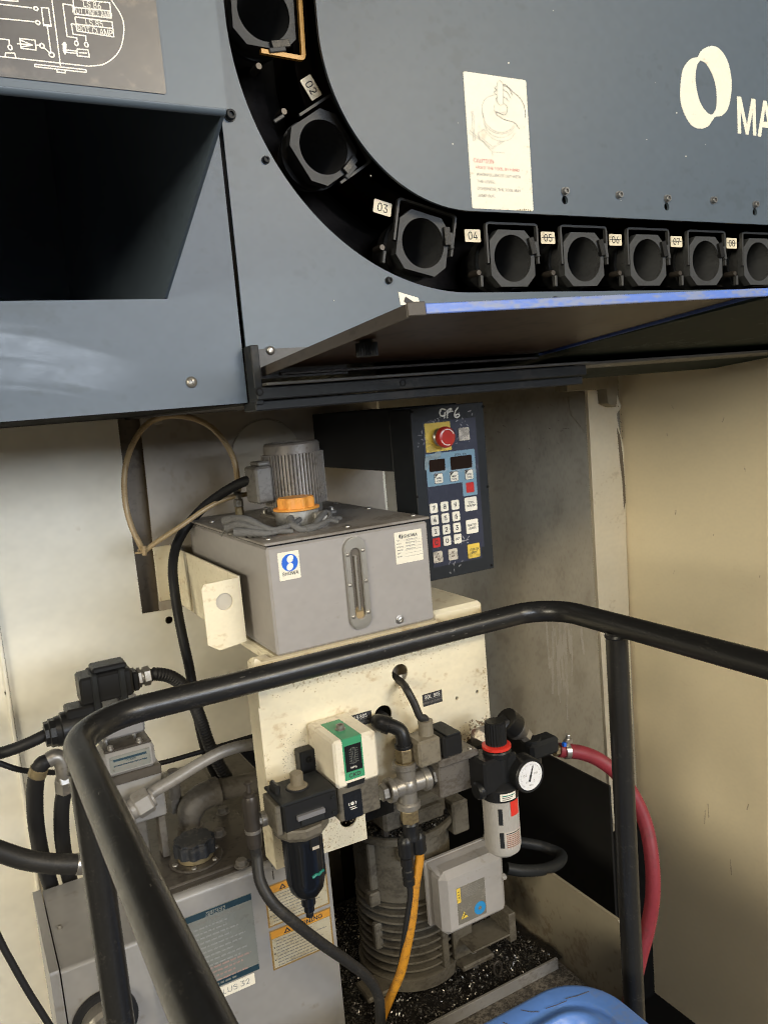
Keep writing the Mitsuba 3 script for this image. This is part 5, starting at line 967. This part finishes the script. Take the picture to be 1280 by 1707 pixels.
# specification plate
A, B = (0.23, 0.6949), (0.3546, 0.6946)
Cz = (0.3568, 0.558)
px0, px1, pz1, pz0 = A[0], B[0]+.001, (A[1]+B[1])/2+.002, Cz[1]-.004
sp_ = part(k, 'specification_plate', plate(rr(px0, px1, pz0, pz1, .001), H, .0008), 'pale_print', label='faded pale specification plate with dark blue bars')
yy = H-.0008
part(sp_, 'blue_bar', plate(unary_union([sbox(px0+.0005, pz1-.012, px0+.046, pz1-.001), sbox(px1-.046, pz1-.012, px1-.0005, pz1-.001), sbox(px0+.046, pz1-.004, px1-.046, pz1-.001)]), yy, .0003), 'plate_blue')
part(sp_, 'blue_bar', plate(sbox(px0+.0005, pz0+.001, px1-.0005, pz0+.011), yy, .0003), 'plate_blue')
part(sp_, 'lettering', text('YUKEN', (px0+px1)/2, pz1-.0085, yy, .0068, .0003, 1.15, True), 'plate_blue')
part(sp_, 'lettering', text('OIL UNIT SPECIFICATION', (px0+px1)/2, pz1-.019, yy, .0048, .0003, 1.1), 'faint_ink')
part(sp_, 'print', scribble(px0+.006, px1-.008, pz1-.029, .0088, 9, yy, .0026, 31, (0, .0, .015), .3), mat('spec_ink', (.215, .22, .215), .5))
part(sp_, 'print', scribble(px0+.008, px1-.006, pz0+.038, .0085, 4, yy, .0028, 32, (0, .012), .2), mat('spec_red', (.27, .19, .17), .5))
part(sp_, 'print', scribble(px0+.030, px1-.02, pz0+.006, .01, 1, yy-.0003, .0030, 33), 'pale_print')
ts = (0.3453, 0.5467); tz = (0.2524, 0.5313)
tl_ = part(k, 'oil_sticker', plate(rr(ts[0]-.128, ts[0], pz0-.0225, pz0-.0025, .001), H, .0006), 'white_label', label='white strip sticker naming the oil')
part(tl_, 'lettering', text('TELLUS 32', ts[0]-.046, pz0-.0125, H-.0006, .0092, .0003, 1.12), 'spec_ink')
# warning labels
for j, (tl, br, sd) in enumerate((((0.3799, 0.6139), (0.4972, 0.5561), 41), ((0.3802, 0.6967), (0.4926, 0.6234), 51))):
    xa_, xb_ = (0.3795, 0.6058)[0], (0.4964, 0.5707)[0]
    za_ = tl[1]; zb_ = (0.3817, 0.54)[1] if j == 0 else (0.3806, 0.6205)[1]
    wl = part(k, 'warning_label', plate(sbox(xa_, zb_, xb_, za_), H, .0006), mat('label_brown', specked((.23, .14, .045), (.14, .085, .03), 4, .45, .65), .5) if j == 0 else 'label_brown', label=('lower' if j == 0 else 'upper')+' orange and white warning label with brown edges')
    yy = H-.0006
    part(wl, 'text_field', plate(sbox(xa_+.003, zb_+.003, xb_-.003, za_-.0165), yy, .0003), 'label_cream')
    ob = part(wl, 'orange_bar', plate(sbox(xa_+.0025, za_-.0155, xb_-.0025, za_-.0025), yy, .0003), 'orange_print')
    part(wl, 'lettering', text('WARNING', (xa_+xb_)/2+.012, za_-.009, yy-.0003, .0075, .0003, 1.15, True), 'ink')
    part(wl, 'warning_triangle', plate(Polygon([(xa_+.026, za_-.0135), (xa_+.039, za_-.0135), (xa_+.0325, za_-.0040)]).difference(Polygon([(xa_+.0295, za_-.012), (xa_+.0355, za_-.012), (xa_+.0325, za_-.0075)])), yy-.0003, .0003), 'ink')
    n_ = max(1, int((za_-.021-zb_)/.0058))
    part(wl, 'print', scribble(xa_+.010, xb_-.005, za_-.0215, .0058, n_, yy-.0003, .0019, sd, (0,), .4), 'faint_ink')
    part(wl, 'bullet', plate(unary_union([Point(xa_+.0065, za_-.0215-.0116*i).buffer(.0013) for i in range(1, max(2, n_//2))]), yy-.0003, .0003), 'ink')
# breather cap, bolts, drops
bc = (0.2906, 1.3356, 0.741)
part(k, 'breather_flange', cyl((bc[0], bc[1], zt2+.0062), (bc[0], bc[1], zt2+.0105), .046, 48), 'unit_top', 30)
for t in np.radians([250, 310, 10, 70, 130, 190]): part(k, 'flange_screw', cross_screw((bc[0]+.039*math.cos(t), bc[1]+.039*math.sin(t), zt2+.0105), .0048, (0, 0, 1)), 'dull_steel', 30)
part(k, 'breather_neck', cyl((bc[0], bc[1], zt2+.0107), (bc[0], bc[1], zt2+.020), .031, 40), 'brass', 30)
lob = [((.0345+.0022*math.cos(10*t))*math.cos(t)+bc[0], (.0345+.0022*math.cos(10*t))*math.sin(t)+bc[1]) for t in np.linspace(0, 2*math.pi, 120, endpoint=False)]
part(k, 'breather_cap', J(slab(lob, zt2+.0205, .022), slab(Polygon(lob).buffer(-.003), zt2+.0425, .003)), mat('cap_black', specked((.020, .022, .026), (.06, .055, .05), 3, .52, .7), .35), 30, label='black ribbed breather cap')
for p in ((0.3501, 1.2659, 0.741), (0.3495, 1.3885, 0.741), (0.3809, 1.4652, 0.741)): part(k, 'top_bolt', J(hexnut((p[0], p[1], zt2+.006), (p[0], p[1], zt2+.017), .0095), cyl((p[0], p[1], zt2+.0055), (p[0], p[1], zt2+.0075), .013)), 'cast_grey')
p = (0.2099, 1.351, 0.741); part(k, 'level_plug', J(cyl((p[0], p[1], zt2+.001), (p[0], p[1], zt2+.014), .010), cyl((p[0], p[1], zt2+.0142), (p[0], p[1], zt2+.028), .0075)), 'steel', 30)
r = np.random.default_rng(15); dp = []
for _ in range(70):
    x_, y_ = r.uniform(.22, .48), r.uniform(H+.02, 1.62); s_ = abs(r.normal(0, .0012))+.0008
    dp.append(trimesh.creation.icosphere(1, s_).apply_scale((1, 1, .45)) .apply_translation((x_, y_, zt2+.0066)))
part(k, 'oil_drop', J(*dp), mat('oil_wet', (.05, .045, .04), .06, 0, .9), True)

solo('suction_elbow', J(tube([(0.3067, 1.43, 0.737), (0.3073, 1.43, 0.7607), (0.3122, 1.43, 0.7829), (0.3277, 1.43, 0.7991), (0.3537, 1.43, 0.805), (0.3864, 1.43, 0.8041), (0.4826, 1.43, 0.7933)], [.0195, .0195, .025, .025, .025, .0200, .0200], 22), tube([(0.3065, 1.43, 0.7347), (0.3078, 1.43, 0.7558)], .0235, 22, smooth=False), tube([(0.3537, 1.43, 0.805), (0.3677, 1.43, 0.8053)], .0265, 22, smooth=False)), 'cast_grey', 'grey cast pipe elbow rising from the tank top and bending right behind the plate', 'pipe', 45)
solo('standpipe', J(cyl((0.2922, 1.46, 0.7851), (0.2947, 1.46, 0.844), .0115), hexnut((0.2923, 1.46, 0.7767), (0.2932, 1.46, 0.8028), .015), cyl((0.2945, 1.46, 0.8417), (0.2941, 1.46, 0.8573), .010)), 'cast_grey', 'short grey standpipe behind the valve block', 'pipe', 35)
kk = thing('pressure_pipe', 'bent bare steel pipe with large hex nuts, from the valve block to the plate', 'pipe')
pa, pb = np.array((0.1888, 1.33, 0.8649)), np.array((0.2217, 1.33, 0.8754))
dd = (pb-pa)/np.linalg.norm(pb-pa)
part(kk, 'pipe', tube([tuple(pb-dd*.01)]+[(0.2328, 1.335, 0.8837), (0.2699, 1.335, 0.8946), (0.3134, 1.335, 0.9086), (0.3576, 1.335, 0.9186), (0.4018, 1.335, 0.918), (0.4695, 1.335, 0.9064)], .0105, 16), mat('pipe_grey', specked((.23, .215, .195), (.14, .12, .10), 3, .5, .75), .42, .2), 50)
part(kk, 'adapter', J(hexnut(pa-dd*.030, pa+dd*.004, .0235), cyl(pa-dd*.04, pa-dd*.025, .025), cyl(pa+dd*.004, pa+dd*.016, .017)), 'pipe_grey')
part(kk, 'nut', J(hexnut(pa+dd*.012, pa+dd*.040, .0225), cyl(pa+dd*.040, pa+dd*.045, .0165)), 'pipe_grey')

k = thing('valve_block', 'grey valve manifold with a printed nameplate, standing on the hydraulic tank behind the rail', 'valve')
V = 1.36
n0, n1 = (0.1728, 0.9558), (0.2372, 0.9137)
nb = ((0.1707, 0.916)[1]+(0.2455, 0.9144)[1])/2
nx0, nx1 = (0.1698, 0.9323)[0], (0.2467, 0.925)[0]
top = (0.2075, 0.9583)[1]
part(k, 'valve', box(nx0-.006, nx1+.003, V, V+.07, nb+.002, top, .006), 'unit_grey')
part(k, 'valve_top', box(nx0-.002, nx1, V+.006, V+.064, top+.0004, top+.004, .002), 'unit_top')
for dx, dy in ((.01, .012), (.058, .012), (.01, .055), (.058, .055)): part(k, 'top_screw', hex_bolt((nx0+dx, V+dy, top+.004), .0048, (0, 0, 1)), 'steel', 30)
npz1, npz0 = top-.005, nb+.010
np_ = part(k, 'nameplate', plate(rr(nx0+.004, nx1-.006, npz0, npz1, .003), V, .001), 'pale_print', label='pale nameplate with blue bars')
yy = V-.001; w_ = nx1-nx0
part(np_, 'blue_bar', plate(sbox(nx0+.010, npz1-.0095, nx1-.012, npz1-.0055), yy, .0003), 'plate_blue')
part(np_, 'blue_bar', plate(sbox(nx0+.010, npz0+.42*(npz1-npz0)-.0022, nx1-.012, npz0+.42*(npz1-npz0)), yy, .0003), 'plate_blue')
part(np_, 'lettering', text('YUKEN', (nx0+nx1)/2, npz1-.0115, yy, .0030, .0003, 1.2, True), 'plate_blue')
part(np_, 'symbol', plate(unary_union([sbox(nx0+.014+i*.0095, npz0+.47*(npz1-npz0), nx0+.0148+i*.0095, npz1-.018) for i in range(5)]+[sbox(nx0+.012, npz0+.46*(npz1-npz0), nx1-.014, npz0+.46*(npz1-npz0)+.0006)]), yy, .0003), 'faint_ink')
part(np_, 'rivet', J(*[lathe((x_, yy, z_), (0, -1, 0), [(.0018, 0), (.0012, .001), (.0001, .0012)], 12) for x_, z_ in ((nx0+.008, npz0+.024), (nx1-.010, npz0+.028), (nx0+.009, npz0+.004))]), 'dull_steel')
part(k, 'print', scribble(nx0+.012, nx1-.014, npz0+.32*(npz1-npz0), .005, 2, yy, .0024, 71), 'faint_ink')
part(k, 'manifold', box(nx0-.012, nx1+.012, V+.012, V+.09, (0.2402, 0.8182)[1], nb-.002, .003), 'unit_grey')
part(k, 'manifold_top', box(nx0-.010, nx1+.010, V+.001, V+.0115, nb-.014, nb+.0015, .001), 'unit_top')
part(k, 'leg', J(box(nx1-.004, nx1+.008, V+.012, V+.045, zt2+.007, (0.2402, 0.8182)[1]-.0005, .001), box(nx0, nx0+.012, V+.012, V+.045, zt2+.007, (0.2402, 0.8182)[1]-.0005, .001), box(nx0+.004, nx1-.02, V+.04, V+.08, zt2+.007, (0.2402, 0.8182)[1]-.001, .002)), 'cast_grey')
k = thing('solenoid_control_valve', 'black double-stepped solenoid valve with cable gland, above the valve block at left', 'valve')
ub0, ub1 = (0.1467, 1.0881), (0.2331, 1.0182)
part(k, 'terminal_cover', box(ub0[0], ub1[0], 1.385, 1.44, (0.1446, 1.0417)[1], (0.1507, 1.0892)[1], .004), 'plastic_black')
part(k, 'cover_step', box(ub0[0]+.024, ub1[0]-.006, 1.392, 1.435, (0.1507, 1.0892)[1]+.0004, (0.1507, 1.0892)[1]+.011, .003), 'plastic_black')
for fr in (.22, .74): part(k, 'strap', box(ub0[0]+(ub1[0]-ub0[0])*fr, ub0[0]+(ub1[0]-ub0[0])*fr+.011, 1.381, 1.442, (0.143, 1.0296)[1], (0.1507, 1.0892)[1]+.002, .002), 'frame_black')
ga0 = (0.2448, 1.41, 1.0614)
part(k, 'gland_base', box(ub1[0]+.0005, ub1[0]+.012, 1.395, 1.43, ga0[2]-.018, ga0[2]+.016, .003), 'plastic_black')
part(k, 'gland', J(hexnut((ub1[0]+.012, 1.412, ga0[2]), (ub1[0]+.018, 1.412, ga0[2]), .0175), cyl((ub1[0]+.0180, 1.412, ga0[2]), (ub1[0]+.022, 1.412, ga0[2]), .0135), hexnut((ub1[0]+.022, 1.412, ga0[2]), (ub1[0]+.034, 1.412, ga0[2]), .0170)), 'dull_steel')
l0, l1 = (0.0783, 1.41, 1.0079), (0.1579, 1.41, 1.0027)
zc = l1[2]; xl = l0[0]
part(k, 'coil', J(lathe((l1[0]+.015, 1.41, zc), (-1, 0, 0), [(.030, 0), (.030, .060), (.026, .062), (.025, .070)], 36)), 'plastic_black', 30)
part(k, 'coil_shoulder', box((0.1211, 1.0428)[0], (0.1597, 1.0325)[0]+.02, 1.388, 1.432, zc+.020, zc+.038, .003), 'plastic_black')
part(k, 'coil_nut', J(lathe((l1[0]-.054, 1.41, zc), (-1, 0, 0), [(.024, 0), (.024, .010), (.021, .012), (.021, .018), (.015, .019)], 10)), 'plastic_black')
part(k, 'core', box(ub0[0]+.03, ub1[0]+.01, 1.385, 1.44, (0.1539, 1.0023)[1]-.03, (0.143, 1.0296)[1]-.0005, .004), 'unit_grey')
solo('coil_cable', tube([(l1[0]-.068, 1.41, zc)]+[(0.062, 1.41, 0.9959), (0.0343, 1.42, 0.9879), (-0.0018, 1.43, 0.9825), (-0.0546, 1.43, 0.9799)], .0098, 14), 'rubber', 'thick black cable leaving the solenoid coil to the left edge', 'cable', 50)
solo('corrugated_conduit', ridged([(ub1[0]+.034, 1.412, ga0[2]), (ub1[0]+.045, 1.413, ga0[2]-.001)]+[(0.3026, 1.42, 1.0479), (0.3261, 1.43, 1.0223), (0.3433, 1.44, 0.9839), (0.3566, 1.45, 0.9362), (0.3653, 1.45, 0.8921), (0.3771, 1.45, 0.8525), (0.3937, 1.45, 0.8109)], .0108), 'rubber', 'black corrugated conduit from the cable gland down behind the rail', 'conduit', 40)
solo('thin_signal_cable', tube([(-0.0101, 1.4, 0.9958), (0.0136, 1.4, 0.9775), (0.0381, 1.4, 0.9597), (0.066, 1.41, 0.9431), (0.1118, 1.44, 0.9165), (0.1735, 1.47, 0.8894), (0.2364, 1.47, 0.8818), (0.2738, 1.47, 0.8728), (0.3362, 1.47, 0.872), (0.4073, 1.47, 0.873), (0.485, 1.48, 0.8698), (0.5707, 1.5, 0.8612)], .0046, 10), 'rubber', 'thin black cable crossing behind the valve block towards the plate', 'cable', 50)
solo('rubber_pressure_hose', tube([(0.08, 1.33, 0.9883), (0.0688, 1.33, 0.9837), (0.0594, 1.34, 0.9587), (0.0534, 1.36, 0.9119), (0.0514, 1.38, 0.8623), (0.0542, 1.42, 0.789), (0.0615, 1.44, 0.7264), (0.0696, 1.46, 0.6497)], [.011, .013, .013, .013, .012], 16), 'rubber', 'black pressure hose curving down from the steel elbow, nearest the left edge', 'hose', 50)
solo('rubber_pressure_hose', tube([(0.1003, 1.36, 0.9225), (0.0926, 1.37, 0.8895), (0.0879, 1.39, 0.8344), (0.0901, 1.43, 0.7598), (0.0964, 1.46, 0.6852)], .0125, 16), 'rubber', 'black pressure hose falling straight down beside the rail post', 'hose', 50)
k = thing('hose_elbow', 'plated steel hose elbow with hex nut, left of the rail corner', 'pipe fitting')
part(k, 'bend', tube([(0.08, 1.33, 0.9883), (0.091, 1.33, 0.991), (0.0988, 1.33, 0.9826), (0.1002, 1.33, 0.9651), (0.1004, 1.335, 0.9478)], .0125, 16), 'dull_steel', 50)
part(k, 'nut', J(hexnut((0.0917, 1.335, 0.9506), (0.1118, 1.335, 0.9514), .0165), hexnut((0.0991, 1.335, 0.9523), (0.0988, 1.345, 0.9259), .0150)), 'steel')
part(k, 'band', J(cyl((0.0667, 1.333, 0.9792), (0.0608, 1.336, 0.9659), .0142)), 'brass', 30)
k = thing('return_hose', 'grey-black return hose entering from the left edge and ending in a pale steel ferrule', 'hose')
part(k, 'hose', tube([(-0.035, 1.3, 0.9043), (-0.0057, 1.3, 0.8792), (0.0246, 1.3, 0.8553), (0.0608, 1.3, 0.8349), (0.0972, 1.3, 0.8204)], .0155, 18), 'hose_grey', 50)
part(k, 'ferrule', J(cyl((0.0963, 1.3, 0.8207), (0.1094, 1.3, 0.8169), .0165), hexnut((0.1094, 1.3, 0.8169), (0.1389, 1.3, 0.809), .018)), 'steel', 30)
solo('floor_cable', tube([(-0.0332, 1.1, 0.9194), (-0.0208, 1.1, 0.8574), (-0.0114, 1.1, 0.821), (0.0023, 1.1, 0.7724), (0.0212, 1.1, 0.7132), (0.0406, 1.1, 0.6512)], .0045, 10), 'rubber', 'thin black cable slanting across the lower left corner', 'cable', 50)

# ---------------------------------------------------------------- rail
k = thing('guard_rail', 'black bent tubular guard rail curving round the units, worn and greasy', 'rail')
zr = 1.10
def corner(cx_, cy_, r_, a0, a1): return [(cx_+r_*math.cos(a), cy_+r_*math.sin(a), zr) for a in np.linspace(math.radians(a0), math.radians(a1), 22)]
rp = [(.100, -.5, zr), (.100, .3, zr), (.100, .7, zr)]+corner(.202, 1.040, .102, 180, 90)+[(.4, 1.142, zr), (.6, 1.142, zr)]+corner(.868, 1.062, .080, 90, 0)+[(.948, .8, zr), (.948, .3, zr), (.948, -.5, zr)]
part(k, 'top_rail', tube(rp, .0192, 28, smooth=False), 'rail_black', True)
for (x_, y_) in ((.1005, 1.030), (.948, .972)):
    part(k, 'post', lathe((x_, y_, -.45), (0, 0, 1), [(.0186, 0), (.0186, zr-.012+.45)], 28), 'rail_black', 40)
    part(k, 'weld_bead', lathe((x_, y_, zr-.020), (0, 0, 1), [(.0188, -.003), (.0205, 0), (.0190, .004)], 24), 'rail_black', 40)
r = np.random.default_rng(23); pv = []; pf = []
def chip_on(c, ax, rad, side):
    ax = np.array(ax, float); ax /= np.linalg.norm(ax); u_ = np.cross(ax, [0, 0, 1]) if abs(ax[2]) < .9 else np.array([1.0, 0, 0]); u_ /= np.linalg.norm(u_); w_ = np.cross(u_, ax)
    L, da = abs(r.normal(0, .0022))+.0006, abs(r.normal(0, .035))+.012; o = len(pv); ring_ = [(L*math.cos(t)*r.uniform(.6, 1), da*math.sin(t)*r.uniform(.6, 1)) for t in np.linspace(0, 2*math.pi, 7, endpoint=False)]
    for l_, a_ in ring_: pv.append(np.array(c)+ax*l_+(rad+.0003)*(math.cos(side+a_)*u_+math.sin(side+a_)*w_))
    for i in range(1, 6): pf.append([o, o+i, o+i+1])
for _ in range(22): chip_on((r.uniform(.25, .85), 1.142, zr), (1, 0, 0), .0192, r.uniform(-.6, 2.2))
for _ in range(9): chip_on((.100, r.uniform(.45, 1.0), zr), (0, 1, 0), .0192, r.uniform(.3, 3.2))
for _ in range(9): chip_on((.948, r.uniform(.6, 1.05), zr), (0, 1, 0), .0192, r.uniform(.3, 3.4))
part(k, 'worn_spot', trimesh.Trimesh(np.array(pv), pf, process=False), mat('bare_metal', (.12, .11, .098), .45, .4), kind='stuff')
# ---------------------------------------------------------------- bin
k = thing('plastic_bin', 'blue plastic bin with wide rolled rim, at the bottom edge of the photo', 'bin')
bx0, bx1, by0, by1 = .22, .850, .40, .990
def ringp(d, z, n=14):
    x0_, x1_, y0_, y1_ = bx0+d, bx1-d, by0+d, by1-d; r_ = max(.095-d*.75, .02); out = []
    for (cx_, cy_, a0) in ((x1_-r_, y1_-r_, 0), (x0_+r_, y1_-r_, 90), (x0_+r_, y0_+r_, 180), (x1_-r_, y0_+r_, 270)):
        for t in np.linspace(a0, a0+90, n): out.append((cx_+r_*math.cos(math.radians(t)), cy_+r_*math.sin(math.radians(t)), z))
    return out
prof = [(.035, .06), (.012, .455), (.004, .455), (0, .460), (0, .492), (.004, .499), (.010, .501), (.034, .500), (.040, .495), (.044, .494), (.050, .496), (.058, .502), (.064, .504), (.070, .502), (.080, .487), (.092, .40), (.105, .075)]
ring = [ringp(d, z) for d, z in prof]; n_ = len(ring[0]); v = np.array([p for q in ring for p in q]); f = []
for i in range(len(ring)-1):
    for j in range(n_):
        b_ = (j+1) % n_; f += [[i*n_+j, i*n_+b_, (i+1)*n_+b_], [i*n_+j, (i+1)*n_+b_, (i+1)*n_+j]]
c0_ = len(v); v = np.vstack([v, [[(bx0+bx1)/2, (by0+by1)/2, .075], [(bx0+bx1)/2, (by0+by1)/2, .06]]])
for j in range(n_):
    b_ = (j+1) % n_; f += [[c0_, (len(ring)-1)*n_+j, (len(ring)-1)*n_+b_], [c0_+1, b_, j]]
part(k, 'shell', trimesh.Trimesh(v, f, process=False), 'bin_blue', 50)
r = np.random.default_rng(31)
ln = [LineString([(a, b), (a+dx, b+dy), (a+dx*2.1, b+dy*1.6)]).buffer(.0006) for a, b, dx, dy in ((.70, .972, .010, -.012), (.735, .952, .018, -.004), (.66, .968, .006, -.014), (.775, .950, .02, -.006))]
part(k, 'scratch', slab(unary_union(ln), .5012, .0003), 'slot_grey')
